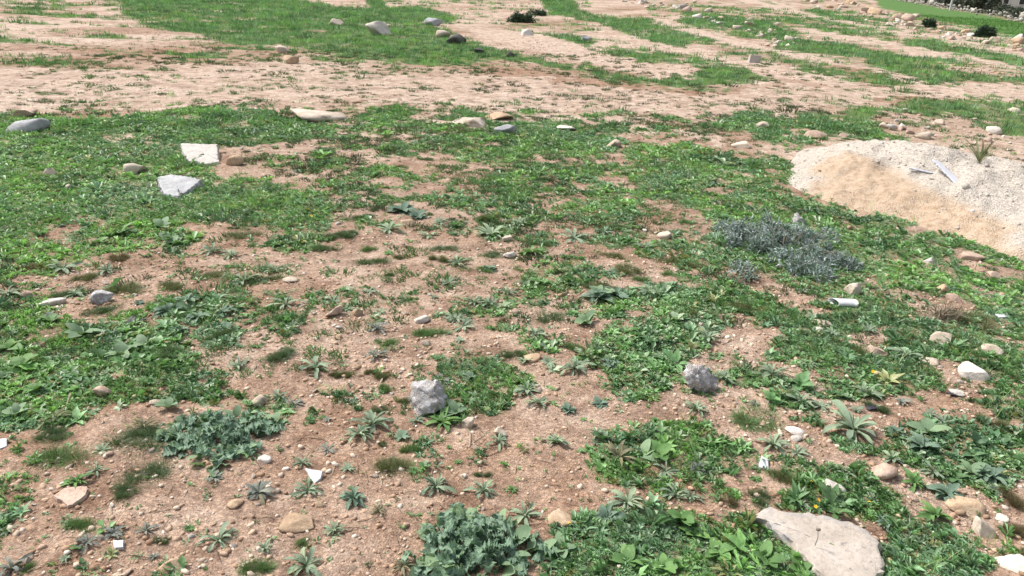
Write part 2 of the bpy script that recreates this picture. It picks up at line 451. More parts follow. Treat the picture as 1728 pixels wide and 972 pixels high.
def soil_material():
    m, nt, b, out = new_mat("soil")
    co = N(nt, "ShaderNodeTexCoord").outputs['Object']
    n1 = noise(nt, co, 1.3, 5); n2 = noise(nt, co, 7, 6, .65); n3 = noise(nt, co, 45, 5, .7); n4 = noise(nt, co, 220, 3)
    red = ramp(nt, n2.outputs[0], [(.25, (.155, .090, .058)), (.48, (.262, .165, .112)), (.75, (.365, .254, .186))])
    chalk = ramp(nt, n2.outputs[0], [(.25, (.28, .20, .152)), (.5, (.435, .34, .275)), (.75, (.60, .515, .44))])
    pale = attr(nt, "pale").outputs['Fac']
    f = mathn(nt, 'ADD', pale, mathn(nt, 'MULTIPLY', mathn(nt, 'SUBTRACT', n1.outputs[0], .5), .9), True)
    col = mix(nt, f, red.outputs[0], chalk.outputs[0])
    # fine grains: light and dark grit
    vo = N(nt, "ShaderNodeTexVoronoi"); vo.inputs['Scale'].default_value = 130; nt.links.new(co, vo.inputs['Vector'])
    hs = N(nt, "ShaderNodeSeparateColor"); nt.links.new(vo.outputs['Color'], hs.inputs[0])
    grit = ramp(nt, hs.outputs[0], [(0, (.55, .52, .50)), (.3, (.9, .9, .9)), (.68, (1.0, 1.0, 1.0)), (.86, (1.55, 1.52, 1.45))])
    col = mix(nt, .7, col, grit.outputs[0], 'MULTIPLY')
    g3 = ramp(nt, n3.outputs[0], [(.3, (.58, .53, .50)), (.5, (1, 1, 1)), (.72, (1.3, 1.28, 1.24))])
    col = mix(nt, .8, col, g3.outputs[0], 'MULTIPLY')
    n0 = noise(nt, co, 2.6, 6, .7)
    damp = ramp(nt, n0.outputs[0], [(.34, (.60, .55, .52)), (.47, (1, 1, 1)), (.66, (1.12, 1.11, 1.1))])
    col = mix(nt, .85, col, damp.outputs[0], 'MULTIPLY')
    # low thatch of moss and seedlings where weeds grow
    veg = attr(nt, "veg").outputs['Fac']; fresh = attr(nt, "fresh").outputs['Fac']
    g = ramp(nt, n3.outputs[0], [(.28, (.050, .085, .026)), (.5, (.085, .145, .045)), (.75, (.150, .190, .075))])
    gf = ramp(nt, n2.outputs[0], [(.28, (.055, .125, .030)), (.5, (.080, .165, .042)), (.75, (.120, .205, .065))])
    nm = noise(nt, co, 2.2, 5, .7)
    mot = ramp(nt, nm.outputs[0], [(.32, (.62, .66, .66)), (.5, (1, 1, 1)), (.66, (1.35, 1.15, .95))])
    gm = mix(nt, 1.0, g.outputs[0], mot.outputs[0], 'MULTIPLY')
    gcol = mix(nt, fresh, gm, gf.outputs[0])
    vf = mathn(nt, 'ADD', mathn(nt, 'MULTIPLY', veg, 1.25), mathn(nt, 'MULTIPLY', mathn(nt, 'SUBTRACT', n3.outputs[0], .62), 1.5), True)
    col = mix(nt, vf, col, gcol)
    nt.links.new(col, b.inputs['Base Color'])
    b.inputs['Roughness'].default_value = .95
    b.inputs['Specular IOR Level'].default_value = .15
    hgt = mathn(nt, 'ADD', mathn(nt, 'MULTIPLY', n3.outputs[0], .7), mathn(nt, 'MULTIPLY', n4.outputs[0], .25))
    p = bump(nt, hgt, .9, .012, b)
    bump(nt, vo.outputs['Distance'], .5, .006, b, p)
    return m

def stone_material(name, c1, c2, c3, speck=None, scale=9.0, rough=.9, pit=.6):
    m, nt, b, out = new_mat(name)
    co = N(nt, "ShaderNodeTexCoord").outputs['Object']
    geo = N(nt, "ShaderNodeObjectInfo")
    add = N(nt, "ShaderNodeVectorMath"); add.operation = 'ADD'
    mul = N(nt, "ShaderNodeVectorMath"); mul.operation = 'SCALE'; mul.inputs['Scale'].default_value = 1
    comb = N(nt, "ShaderNodeCombineXYZ")
    r10 = mathn(nt, 'MULTIPLY', geo.outputs['Random'], 37.0)
    for i in range(3): nt.links.new(r10, comb.inputs[i])
    nt.links.new(co, add.inputs[0]); nt.links.new(comb.outputs[0], add.inputs[1])
    co = add.outputs[0]
    n1 = noise(nt, co, scale, 6, .65); n2 = noise(nt, co, scale * 6, 5, .7)
    c = ramp(nt, n1.outputs[0], [(.28, c1), (.5, c2), (.72, c3)]).outputs[0]
    g = ramp(nt, n2.outputs[0], [(.3, (.62, .6, .58)), (.5, (1, 1, 1)), (.75, (1.12, 1.12, 1.1))])
    c = mix(nt, .75, c, g.outputs[0], 'MULTIPLY')
    tv = ramp(nt, geo.outputs['Random'], [(0, (.82, .80, .78)), (1, (1.1, 1.08, 1.05))])
    c = mix(nt, .8, c, tv.outputs[0], 'MULTIPLY')
    if speck:
        n5 = noise(nt, co, scale * 3.2, 6, .75)
        sp = ramp(nt, n5.outputs[0], [(.50, (0, 0, 0)), (.60, (1, 1, 1))])
        c = mix(nt, sp.outputs[0], c, speck)
    nt.links.new(c, b.inputs['Base Color'])
    b.inputs['Roughness'].default_value = rough
    b.inputs['Specular IOR Level'].default_value = .2
    h = mathn(nt, 'ADD', n1.outputs[0], mathn(nt, 'MULTIPLY', n2.outputs[0], .5))
    bump(nt, h, pit, .02, b)
    return m

def tint_material(name, trans=.3, rough=.55, spec=.3, varn=.35, nscale=60.0):
    """Leaf material whose colour per plant comes from the 'tint' attribute."""
    m, nt, b, out = new_mat(name)
    t = attr(nt, "tint").outputs['Color']
    co = N(nt, "ShaderNodeTexCoord").outputs['Object']
    n1 = noise(nt, co, nscale, 3)
    v = ramp(nt, n1.outputs[0], [(.3, (1 - varn,) * 3), (.7, (1 + varn,) * 3)])
    c = mix(nt, 1.0, t, v.outputs[0], 'MULTIPLY')
    leafy(nt, b, out, c, trans, rough, spec)
    return m

def leafy(nt, b, out, c, trans, rough, spec):
    nt.links.new(c, b.inputs['Base Color'])
    b.inputs['Roughness'].default_value = rough
    b.inputs['Specular IOR Level'].default_value = spec
    if trans > 0:
        tr = N(nt, "ShaderNodeBsdfTranslucent"); nt.links.new(mix(nt, 1.0, c, (1.1, 1.2, .8), 'MULTIPLY'), tr.inputs['Color'])
        mx = N(nt, "ShaderNodeMixShader"); mx.inputs[0].default_value = trans
        nt.links.new(b.outputs[0], mx.inputs[1]); nt.links.new(tr.outputs[0], mx.inputs[2])
        nt.links.new(mx.outputs[0], out.inputs[0])

def leaf_material(name, c1, c2, trans=.25, rough=.6, spec=.3, scale=40.0, vein=None):
    m, nt, b, out = new_mat(name)
    co = N(nt, "ShaderNodeTexCoord").outputs['Object']
    oi = N(nt, "ShaderNodeObjectInfo")
    n1 = noise(nt, co, scale, 4)
    c = ramp(nt, n1.outputs[0], [(.3, c1), (.7, c2)]).outputs[0]
    tv = ramp(nt, oi.outputs['Random'], [(0, (.72, .74, .74)), (.5, (1, 1, 1)), (1, (1.3, 1.24, 1.15))])
    c = mix(nt, .9, c, tv.outputs[0], 'MULTIPLY')
    if vein:
        n2 = noise(nt, co, scale * 3.0, 5, .75)
        f = ramp(nt, n2.outputs[0], [(.47, (0, 0, 0)), (.58, (1, 1, 1))])
        c = mix(nt, mathn(nt, 'MULTIPLY', f.outputs[0], .52), c, vein)
    leafy(nt, b, out, c, trans, rough, spec)
    bump(nt, n1.outputs[0], .4, .004, b)
    return m

def plain(name, c, rough=.7, spec=.3, var=.15, scale=12.0, bmp=.2):
    m, nt, b, out = new_mat(name)
    co = N(nt, "ShaderNodeTexCoord").outputs['Object']
    n1 = noise(nt, co, scale, 5, .65)
    c_ = ramp(nt, n1.outputs[0], [(.3, tuple(v * (1 - var) for v in c)), (.7, tuple(min(1, v * (1 + var)) for v in c))])
    nt.links.new(c_.outputs[0], b.inputs['Base Color'])
    b.inputs['Roughness'].default_value = rough; b.inputs['Specular IOR Level'].default_value = spec
    if bmp: bump(nt, n1.outputs[0], bmp, .01, b)
    return m

M_SOIL = soil_material()
M_LEAF = tint_material("weed_leaf", .26, .45, .5)
M_GRASS = tint_material("grass_blade", .25, .6, .25, .25)
M_PEB = tint_material("pebble", 0, .9, .2, .2, 90)
M_LIME = stone_material("limestone", (.41, .335, .26), (.555, .475, .395), (.66, .595, .515))
M_TAN = stone_material("tan_stone", (.36, .25, .165), (.50, .37, .255), (.61, .49, .365))
M_PINK = stone_material("pinkish_stone", (.37, .26, .20), (.50, .375, .305), (.61, .495, .415))
M_WHITE = stone_material("white_stone", (.49, .45, .405), (.625, .585, .54), (.72, .69, .65))
M_GREYROCK = stone_material("lichen_rock", (.27, .25, .235), (.42, .405, .40), (.55, .54, .55), speck=(.68, .68, .71), scale=14, pit=1.0)
M_DARK = stone_material("dark_stone", (.05, .05, .05), (.11, .105, .10), (.20, .19, .18), scale=8)
M_BLUESLAB = stone_material("blue_grey_stone", (.31, .32, .335), (.41, .42, .44), (.51, .52, .54))

# ------------------------------------------------------------------ ground sheet (finer near the viewer)
def build_ground():
    rr = [0.0, .5, 1.0, 1.35]
    r = 1.6
    while r < 70: rr.append(r); r *= 1.0074
    while r < 1500: rr.append(r); r *= 1.06
    rr = np.array(rr)
    aa = np.radians(np.concatenate([np.arange(-180, -48, 6), np.arange(-48, 48, .29), np.arange(48, 180.1, 6)]))
    RR, AA = np.meshgrid(rr, aa, indexing='ij')
    x = (RR * np.sin(AA)).ravel(); y = (RR * np.cos(AA)).ravel()
    z = Hh(x, y)
    veg, c = cover_prob(x, y)
    px, py = jittered(x, y)
    pale = field_val(PALE, .32, px, py)
    rad_ = np.hypot(x, y)
    pale = np.clip(pale + (fbm(x * .35, y * 1.1, 141, 4) - .5) * (.9 + .5 * sstep(rad_, 7, 12)) + (fbm(x * 3, y * 3, 143, 3) - .5) * .6, 0, 1)
    for tp in TRACK[1:]: pale = np.where(in_poly(px, py, tp), 1.25, pale)
    veg_near = sstep(rad_, 5, 11)
    ua = np.array((wd[0] * .8 - .6 * .2, wd[1] * .8)); ua /= np.linalg.norm(ua)
    al = x * ua[0] + y * ua[1]; ac = -x * ua[1] + y * ua[0]
    strk = fbm(al * .10, ac * .9, 161, 4) - .5
    far_ = sstep(rad_, 9, 15)
    pale = np.clip(pale + strk * 1.6 * far_, 0, 1)
    veg = np.clip(veg + far_ * (np.clip(-strk - .02, 0, 1) * 1.6 * (c < .3) * (fbm(x * 2, y * 2, 167, 3) > .46) - np.clip(strk - .10, 0, 1) * 2.0), 0, 1)
    fresh = np.zeros(len(x))
    fresh[in_poly(px, py, FIELD[0])] = 1.0
    s = (x - W0[0]) * wn_[0] + (y - W0[1]) * wn_[1]
    veg = veg * (.45 + .55 * veg_near)
    veg = np.where(s > 0, .55, veg)
    veg = np.where((py < -45) & (s < 0), .5 * veg + .25, veg)
    nu, nv = RR.shape
    i, j = np.meshgrid(np.arange(nu - 1), np.arange(nv - 1), indexing='ij')
    a = (i * nv + j).ravel()
    Q = np.stack([a, a + 1, a + nv + 1, a + nv], 1)[:, ::-1]
    V = np.stack([x, y, z], 1)
    me = mesh_np("ground", V, Q, (M_SOIL,), attrs=dict(veg=veg, pale=pale, fresh=fresh))
    o = link("ground", me); tag(o, kind="structure")
    # the worn vehicle track: a sheet 4 mm over the ground
    tm = np.zeros(len(x), bool)
    for pts in TRACK: tm |= in_poly(px, py, pts)
    fq = tm[Q].all(1) & (np.hypot(x, y)[Q].max(1) < 70)
    used = np.unique(Q[fq])
    remap = np.full(len(V), -1); remap[used] = np.arange(len(used))
    V2 = V[used].copy()
    inner = np.ones(len(V), bool); inner[np.unique(Q[~fq])] = False
    V2[:, 2] += np.where(inner[used], .004, -.002)
    me2 = mesh_np("dirt_track", V2, remap[Q[fq]], (M_SOIL,), attrs=dict(veg=veg[used] * .5, pale=np.maximum(pale[used], .8), fresh=fresh[used] * 0))
    o2 = link("dirt_track", me2); tag(o2, kind="structure")
    # the green field beyond the rubble
    fm = fresh > .5
    fq = fm[Q].all(1)
    if fq.any():
        used = np.unique(Q[fq]); remap[:] = -1; remap[used] = np.arange(len(used))
        V2 = V[used].copy()
        inner = np.ones(len(V), bool); inner[np.unique(Q[~fq])] = False
        V2[:, 2] += np.where(inner[used], .006, -.002)
        me3 = mesh_np("green_field", V2, remap[Q[fq]], (M_SOIL,), attrs=dict(veg=np.ones(len(used)), pale=pale[used], fresh=np.ones(len(used))))
        tag(link("green_field", me3), kind="structure")
build_ground()

# ------------------------------------------------------------------ scatter
def sample_ground(n, r0, r1, half_deg=42, power=1.0):
    """Points in a wedge; power 1 = even per area, 0 = denser near."""
    u = rng.random(n)
    e = 1 + power
    r = (r0 ** e + u * (r1 ** e - r0 ** e)) ** (1 / e)
    a = np.radians(rng.uniform(-half_deg, half_deg, n))
    return r * np.sin(a), r * np.cos(a), r

def merge(protos, which, x, y, z, yaw, scale, tilt=None, color=None, sink=0.0):
    Vs, Ts, Cs = [], [], []; off = 0
    for k, (PV, PT) in enumerate(protos):
        idx = np.nonzero(which == k)[0]
        if not len(idx): continue
        m = len(PV)
        sc = scale[idx][:, None]
        sx = PV[None, :, 0] * sc; sy = PV[None, :, 1] * sc; sz = PV[None, :, 2] * sc
        if tilt is not None:
            tl = tilt[idx][:, None]
            sx, sz = sx * np.cos(tl) + sz * np.sin(tl), -sx * np.sin(tl) + sz * np.cos(tl)
        c = np.cos(yaw[idx])[:, None]; s = np.sin(yaw[idx])[:, None]
        X = sx * c - sy * s + x[idx][:, None]; Y = sx * s + sy * c + y[idx][:, None]
        Z = sz + z[idx][:, None] - sink * sc
        Vs.append(np.stack([X, Y, Z], -1).reshape(-1, 3))
        Ts.append((PT[None] + (np.arange(len(idx)) * m)[:, None, None] + off).reshape(-1, 3))
        if color is not None: Cs.append(np.repeat(color[idx], m, 0))
        off += m * len(idx)
    return np.concatenate(Vs), np.concatenate(Ts), (np.concatenate(Cs) if color is not None else None)

def plant(leaves, seed, length=(.7, 1.1), width=.35, rise=(.2, 1.0), prof='lance', nseg=2, droop=.8, spread=0.0, upright=0.0):
    rr = np.random.default_rng(seed); g = Geo()
    for i in range(leaves):
        L = rr.uniform(*length)
        V, T = leaf(L, width * L, rr.uniform(*rise), droop * rr.uniform(.6, 1.3), .3, nseg, prof, .08, int(rr.integers(1e6)))
        V = rotz(V, i * 2.399 + rr.uniform(-.4, .4))
        V = V + np.array((rr.normal() * spread, rr.normal() * spread, rr.random() * upright))
        g.add(V, T)
    return g.get()

def feather(seed, stems=6, pin=5):
    rr = np.random.default_rng(seed); V = []; T = []
    for i in range(stems):
        a = i * 2.399 + rr.uniform(-.4, .4); L = rr.uniform(.6, 1.1); rise = rr.uniform(.3, 1.3)
        for k in range(pin):
            t = (k + 1) / pin
            x = L * t * .9; z = rise * L * (t - .55 * t * t)
            pl = .30 * L * (1 - .6 * abs(t - .55))
            for sd in (-1, 1):
                tip = (x + pl * .5, sd * pl, z + .06 * rr.normal() + .05)
                base1 = (x - .05 * L, 0, z); base2 = (x + .07 * L, 0, z)
                n = len(V)
                for p in (base1, base2, tip):
                    V.append(rotz(np.array([p]), a)[0])
                T.append((n, n + 1, n + 2))
    return np.array(V), np.array(T)

def kites(n, seed, width, up=1.0):
    rr = np.random.default_rng(seed); V = []; T = []
    for i in range(n):
        a = i * 2.399 + rr.uniform(-.4, .4); L = rr.uniform(.55, 1.1); rise = rr.uniform(.1, 1.0) * up
        ca, sa = math.cos(a), math.sin(a); w = width * L * .5; z1 = rise * L * .55
        ox, oy = rr.normal(size=2) * .12
        q = [(0, 0, 0), (.5 * L, -w, z1 + .06), (.5 * L, w, z1 + .06 * rr.normal()), (L, 0, z1 * rr.uniform(.7, 1.3))]
        k = len(V); V += [(x * ca - y * sa + ox, x * sa + y * ca + oy, z) for x, y, z in q]
        T += [(k, k + 1, k + 3), (k, k + 3, k + 2)]
    return np.array(V), np.array(T)

def blades(seed, n=14, w=.05, spread=.4, hgt=(.6, 1.2), lean=.6):
    rr = np.random.default_rng(seed); V = []; T = []
    for i in range(n):
        a = rr.uniform(0, 6.283); bx, by = rr.normal(size=2) * spread * .5
        h = rr.uniform(*hgt); l = rr.uniform(0, lean) * h
        dx, dy = math.cos(a) * l, math.sin(a) * l
        p = rr.uniform(0, 3.14); wx, wy = math.cos(p) * w / 2, math.sin(p) * w / 2
        k = len(V)
        V += [(bx - wx, by - wy, 0), (bx + wx, by + wy, 0), (bx + dx, by + dy, h)]
        T.append((k, k + 1, k + 2))
    return np.array(V), np.array(T)

G_BRIGHT = np.array((.165, .305, .090)); G_MID = np.array((.115, .215, .085)); G_DARK = np.array((.066, .135, .062))
G_BLUE = np.array((.130, .225, .130)); G_GREY = np.array((.230, .300, .190)); G_OLIVE = np.array((.180, .190, .080))

def green_tint(x, y, extra=0):
    n1 = fbm(x * .9, y * .9, 71 + extra); n2 = fbm(x * 2.5, y * 2.5, 75 + extra); r = rng.random(len(x))
    b = sstep(n1, .38, .68)[:, None]
    c = G_MID * (1 - b) + G_BRIGHT * b
    d = sstep(n2, .55, .72)[:, None]; c = c * (1 - d) + G_DARK * d
    d = sstep(n2, .46, .30)[:, None] * .8; c = c * (1 - d) + G_BLUE * d
    k = (r < .10)[:, None]; c = np.where(k, G_GREY, c)
    k = ((r > .10) & (r < .16))[:, None]; c = np.where(k, G_OLIVE, c)
    return c * rng.uniform(.95, 1.95, len(x))[:, None]

def heap_free(x, y):
    px, py, _ = project(x, y, 0.0)
    return ~in_poly(px, py, HEAP_FOOT)
HEAP_FOOT = [(1335, 262), (1360, 250), (1500, 246), (1640, 260), (1900, 320), (1900, 480), (1728, 420), (1620, 382), (1540, 372), (1440, 330), (1362, 296)]
SLAB_PX = [(1268, 868), (1290, 862), (1330, 866), (1385, 872), (1420, 882), (1462, 892), (1483, 912), (1492, 945), (1490, 968), (1478, 985), (1440, 990), (1390, 972), (1362, 945), (1335, 915), (1300, 890), (1280, 880)]

def build_cover():
    # low leafy weeds: full leaves near by, folded kite leaves farther off
    near_p = [kites(9, 51, .34), kites(10, 52, .26), kites(8, 53, .5), kites(10, 54, .2, 1.8), kites(7, 55, .6, 1.4)]
    near_big = [plant(6, 1, width=.42, nseg=2), plant(7, 2, width=.28, nseg=2), plant(6, 3, width=.6, prof='round', nseg=2),
              plant(7, 4, width=.24, rise=(.5, 1.8), nseg=2), plant(5, 5, width=.75, prof='round', nseg=2, rise=(.5, 1.6))]
    mid_p = [kites(6, 41, .40), kites(7, 42, .30), kites(6, 43, .55), kites(7, 44, .26, 1.5), kites(6, 45, .6, 1.2)]
    for P, n, r0, r1, pw, s0, nm, lb in ((near_big, 3600, 1.7, 4.4, .6, .026, "leafy_weeds", "larger leafy weeds standing out of the near carpet"),
                                         (near_p, 52000, 1.7, 4.4, .6, .0165, "low_weeds", "dense low green leafy weeds covering the near slope"),
                                         (mid_p, 118000, 4.4, 11.5, .35, .0215, "leafy_ground_cover", "green leafy ground cover over the middle of the slope")):
        x, y, r = sample_ground(n, r0, r1, power=pw)
        p, c = cover_prob(x, y)
        keep = (rng.random(n) < p * .97 + .025) & heap_free(x, y)
        px, py, _ = project(x, y, 0.0)
        keep &= ~in_poly(px, py, SLAB_PX)
        x, y, r = x[keep], y[keep], r[keep]
        k = len(x)
        kindn = fbm(x * 1.5, y * 1.5, 91)
        which = np.where(kindn > .56, rng.choice([2, 4, 0], k), rng.choice([0, 1, 3], k))
        sc = rng.lognormal(math.log(s0), .4, k) * (1 + .03 * np.clip(r - 4, 0, 8)) * (.7 + .35 * p[keep])
        V, T, C = merge(P, which, x, y, Hh(x, y), rng.uniform(0, 6.28, k), sc, rng.normal(0, .3, k), green_tint(x, y))
        o = link(nm, mesh_np(nm, V, T, (M_LEAF,), C))
        tag(o, lb, "weeds", kind="stuff")
    # feathery weeds
    P = [feather(10, 6, 4), feather(11, 5, 4), feather(12, 6, 4)]
    n = 30000
    x, y, r = sample_ground(n, 1.7, 7.5, power=.4)
    p, c = cover_prob(x, y)
    fn = sstep(fbm(x * 1.1, y * 1.1, 97), .42, .56)
    keep = (rng.random(n) < p * fn) & heap_free(x, y)
    px, py, _ = project(x, y, 0.0)
    keep &= ~in_poly(px, py, SLAB_PX)
    x, y, r = x[keep], y[keep], r[keep]; k = len(x)
    sc = rng.lognormal(math.log(.023), .3, k) * (1 + .04 * np.clip(r - 3, 0, 8))
    V, T, C = merge(P, rng.integers(0, 3, k), x, y, Hh(x, y), rng.uniform(0, 6.28, k), sc, rng.normal(0, .25, k), green_tint(x, y, 4))
    o = link("feathery_weeds", mesh_np("feathery_weeds", V, T, (M_LEAF,), C))
    tag(o, "feathery cut-leaved green weeds mixed through the carpet", "weeds", kind="stuff")
    # short grass over the distant strips
    P = [blades(20, 10, .16, .8, (.5, 1.0), .9), blades(21, 12, .14, .9, (.4, .9), 1.0), blades(22, 8, .2, .8, (.5, 1.0), .9)]
    n = 84000
    x, y, r = sample_ground(n, 9.5, 62, half_deg=40, power=.15)
    p, c = cover_prob(x, y)
    s = (x - W0[0]) * wn_[0] + (y - W0[1]) * wn_[1]
    keep = (rng.random(n) < p * .9) & heap_free(x, y) & (s < -.5)
    x, y, r = x[keep], y[keep], r[keep]; k = len(x)
    sc = rng.lognormal(math.log(.05), .3, k) * (.75 + .035 * r)
    jx, jy = jittered(x, y)
    fr = in_poly(jx, jy, FIELD[0])
    col = green_tint(x, y, 9)
    col = np.where(fr[:, None], np.array((.115, .235, .06)) * rng.uniform(.7, 1.3, k)[:, None], col * np.array((.82, .88, .82)) * (.6 + .8 * fbm(x * 1.8, y * 1.8, 181, 3))[:, None])
    V, T, C = merge(P, rng.integers(0, 3, k), x, y, Hh(x, y), rng.uniform(0, 6.28, k), sc * np.where(fr, .7, 1), None, col)
    o = link("short_grass", mesh_np("short_grass", V, T, (M_GRASS,), C))
    tag(o, "short green grass on the distant strips between the tracks", "grass", kind="stuff")
    # long loose grass blades among the near weeds
    P = [blades(30, 7, .035, .5, (.6, 1.3), .9), blades(31, 9, .03, .6, (.6, 1.2), 1.1)]
    n = 16000
    x, y, r = sample_ground(n, 1.7, 8.0, power=.4)
    p, c = cover_prob(x, y)
    px, py, _ = project(x, y, 0.0)
    keep = (rng.random(n) < p * sstep(fbm(x * 1.7, y * 1.7, 101), .4, .6)) & heap_free(x, y) & ~in_poly(px, py, SLAB_PX)
    x, y, r = x[keep], y[keep], r[keep]; k = len(x)
    V, T, C = merge(P, rng.integers(0, 2, k), x, y, Hh(x, y), rng.uniform(0, 6.28, k), rng.lognormal(math.log(.045), .3, k), None, green_tint(x, y, 2) * np.array((1.15, 1.1, .9)))
    o = link("loose_grass", mesh_np("loose_grass", V, T, (M_GRASS,), C))
    tag(o, "loose thin grass blades growing among the low weeds", "grass", kind="stuff")
build_cover()

def build_turf():
    # cushions of hair-fine turf, thick between the weeds and thin on the track
    P = []
    for s_ in range(5):
        rr = np.random.default_rng(500 + s_); V = []; T = []
        for i in range(44):
            a = rr.uniform(0, 6.283); q = math.sqrt(rr.random()); bx, by = math.cos(a) * q, math.sin(a) * q * .75
            h = (.75 - .4 * q * q) * rr.uniform(.6, 1.2); w = .07; pa = rr.uniform(0, 3.14); k = len(V)
            V += [(bx - math.cos(pa) * w, by - math.sin(pa) * w, -.05), (bx + math.cos(pa) * w, by + math.sin(pa) * w, -.05), (bx * 1.3 + rr.normal() * .14, by * 1.3 + rr.normal() * .14, h * .6)]
            T.append((k, k + 1, k + 2))
        P.append((np.array(V), np.array(T)))
    n = 34000
    x, y, r = sample_ground(n, 3.2, 19, power=.3)
    p, c = cover_prob(x, y)
    px, py, _ = project(x, y, 0.0)
    clump = np.maximum(sstep(fbm(x * 1.6, y * 1.9, 151, 4), .47, .58), .10)
    zone = np.where(py < 195, .38, np.where((py < 400) & (px > 480) & (px < 1250), 1.0, .30)) * np.where(c > .85, .35, 1)
    keep = (rng.random(n) < clump * zone) & heap_free(x, y)
    x, y, r = x[keep], y[keep], r[keep]; k = len(x)
    base = np.array([(.115, .205, .085), (.085, .150, .070), (.150, .170, .085), (.095, .125, .070)])
    tn = fbm(x * .7, y * .7, 155)
    which = np.where(tn > .56, 0, np.where(tn > .48, 1, np.where(tn > .43, 2, 3)))
    col = base[which] * rng.uniform(.65, 1.35, k)[:, None]
    sc = rng.lognormal(math.log(.038), .4, k) * (1 + .05 * np.clip(r - 5, 0, 12))
    V, T, C = merge(P, rng.integers(0, 5, k), x, y, Hh(x, y), rng.uniform(0, 6.28, k), sc, None, col)
    o = link("fine_turf", mesh_np("fine_turf", V, T, (M_GRASS,), C))
    tag(o, "small cushions of hair-fine turf dotted between weeds and track", "grass", kind="stuff")
build_turf()

def build_straw():
    P = []
    for s_ in range(4):
        rr = np.random.default_rng(600 + s_)
        P.append((np.array([(-.5, -.02, .03), (-.5, .02, .03), (.0, -.02, .06 + .05 * rr.random()), (.0, .02, .06), (.5, .14 * rr.normal(), .03)]), np.array([(0, 2, 1), (1, 2, 3), (2, 4, 3)])))
    n = 9500
    x, y, r = sample_ground(n, 1.7, 8, power=.4)
    keep = heap_free(x, y) & (rng.random(n) < .25 + .75 * sstep(fbm(x * 1.4, y * 1.4, 171), .45, .62))
    x, y = x[keep], y[keep]; k = len(x)
    col = np.array([(.34, .27, .18), (.22, .16, .11), (.42, .36, .27), (.13, .10, .075)])[rng.integers(0, 4, k)] * rng.uniform(.7, 1.2, k)[:, None]
    V, T, C = merge(P, rng.integers(0, 4, k), x, y, Hh(x, y) + .002, rng.uniform(0, 6.28, k), rng.lognormal(math.log(.035), .5, k), rng.normal(0, .12, k), col)
    tag(link("dry_straw", mesh_np("dry_straw", V, T, (M_GRASS,), C)), "scraps of dry straw and dead stalks lying on the ground", "straw", kind="stuff")
build_straw()

def stone_tints(k):
    base = np.array([(.46, .33, .235), (.54, .435, .34), (.37, .245, .165), (.60, .52, .44), (.29, .185, .12), (.30, .245, .21)])
    w = rng.choice(6, k, p=[.30, .24, .2, .12, .10, .04])
    return base[w] * rng.uniform(.75, 1.12, k)[:, None]

def build_pebbles():
    protos = []
    for s in range(5):
        V, T = OCT
        rr = np.random.default_rng(s)
        protos.append((V * rr.uniform(.6, 1.1, (6, 3)) * np.array((1, .8, .55)) + rr.normal(0, .12, (6, 3)), T))
    for s in range(5):
        V, T = rock_verts(1, 200 + s, 5, 0, .3)
        protos.append((V * np.array((2.0, 1.6, 1.1)), T))
    for n, r0, r1, pw, s0, sg, lift, nm, lb in ((32000, 1.7, 5.2, .5, .0039, .68, 1.15, "pebbles", "loose tan pebbles and grit strewn over the near soil"),
                                     (46000, 5.2, 24, .1, .0052, .5, 1.0, "gravel_grit", "grit and small stones over the track and the far bare ground")):
        x, y, r = sample_ground(n, r0, r1, power=pw)
        p, c = cover_prob(x, y)
        gn = .35 + .65 * sstep(fbm(x * 1.3, y * 1.3, 111), .38, .60)
        keep = (rng.random(n) < (1 - .85 * p) * gn) & heap_free(x, y)
        x, y, r = x[keep], y[keep], r[keep]; k = len(x)
        sc = np.clip(rng.lognormal(math.log(s0), sg, k), .0016, .014) * (1 + .05 * np.clip(r - 5, 0, 14))
        which = np.where(sc > .0052, rng.integers(5, 10, k), rng.integers(0, 5, k))
        if r0 > 4: which = np.where(sc > .014, rng.integers(5, 10, k), rng.integers(0, 5, k))
        V, T, C = merge(protos, which, x, y, Hh(x, y), rng.uniform(0, 6.28, k), sc, rng.normal(0, .3, k), stone_tints(k) * lift, -.15)
        o = link(nm, mesh_np(nm, V, T, (M_PEB,), C, smooth=False))
        tag(o, lb, "pebbles", kind="stuff")
build_pebbles()

# ------------------------------------------------------------------ labels that single things out
LAND = [(722, 680, "grey lichened rock in the centre"), (1180, 645, "two-lobed grey rock"), (1390, 915, "broken concrete slab"),
        (1427, 512, "white crushed tube"), (300, 312, "pale grey block"), (338, 260, "white rectangular block"), (50, 215, "blue-grey slab"),
        (1320, 410, "blue-grey shrub"), (370, 730, "left curly thistle clump"), (815, 915, "bottom curly thistle clump"), (174, 503, "speckled grey stone"),
        (530, 802, "white tile shard"), (118, 838, "flat pinkish slab"), (1290, 780, "white paper scrap"), (1347, 370, "small grey lichened rock"),
        (1520, 310, "gravel heap"), (565, 525, "pale stone on bare soil"), (250, 575, "large pale-leaved plant"), (1625, 855, "tan boulder"),
        (1640, 630, "white stone at the right"), (820, 210, "flat pale rocks by the track"), (500, 890, "long tan stone"), (945, 880, "tan stone by the bottom clump"),
        (1439, 725, "large spread thistle")]
FARLAND = [(1565, 42, "round dark bush"), (1661, 60, "long dark bush"), (1475, 24, "broad orange boulder"), (1272, 100, "small pale block"), (1332, 68, "boulder ending the rocky strip"), (1176, 30, "white boulder on the rocky strip"), (1652, 258, "spiky plant"), (1375, 230, "pinkish rock behind the heap"), (1718, 74, "orange boulder at the right edge"), (1378, 14, "cream boulder left of the rubble band")]
ORD = ["nearest", "second", "third", "fourth", "fifth", "sixth", "seventh", "eighth", "ninth", "tenth", "eleventh", "twelfth", "thirteenth", "fourteenth", "fifteenth"] + [t + "-" + u for t in ("twenty", "thirty") for u in ("first", "second", "third", "fourth", "fifth", "sixth", "seventh", "eighth", "ninth")]
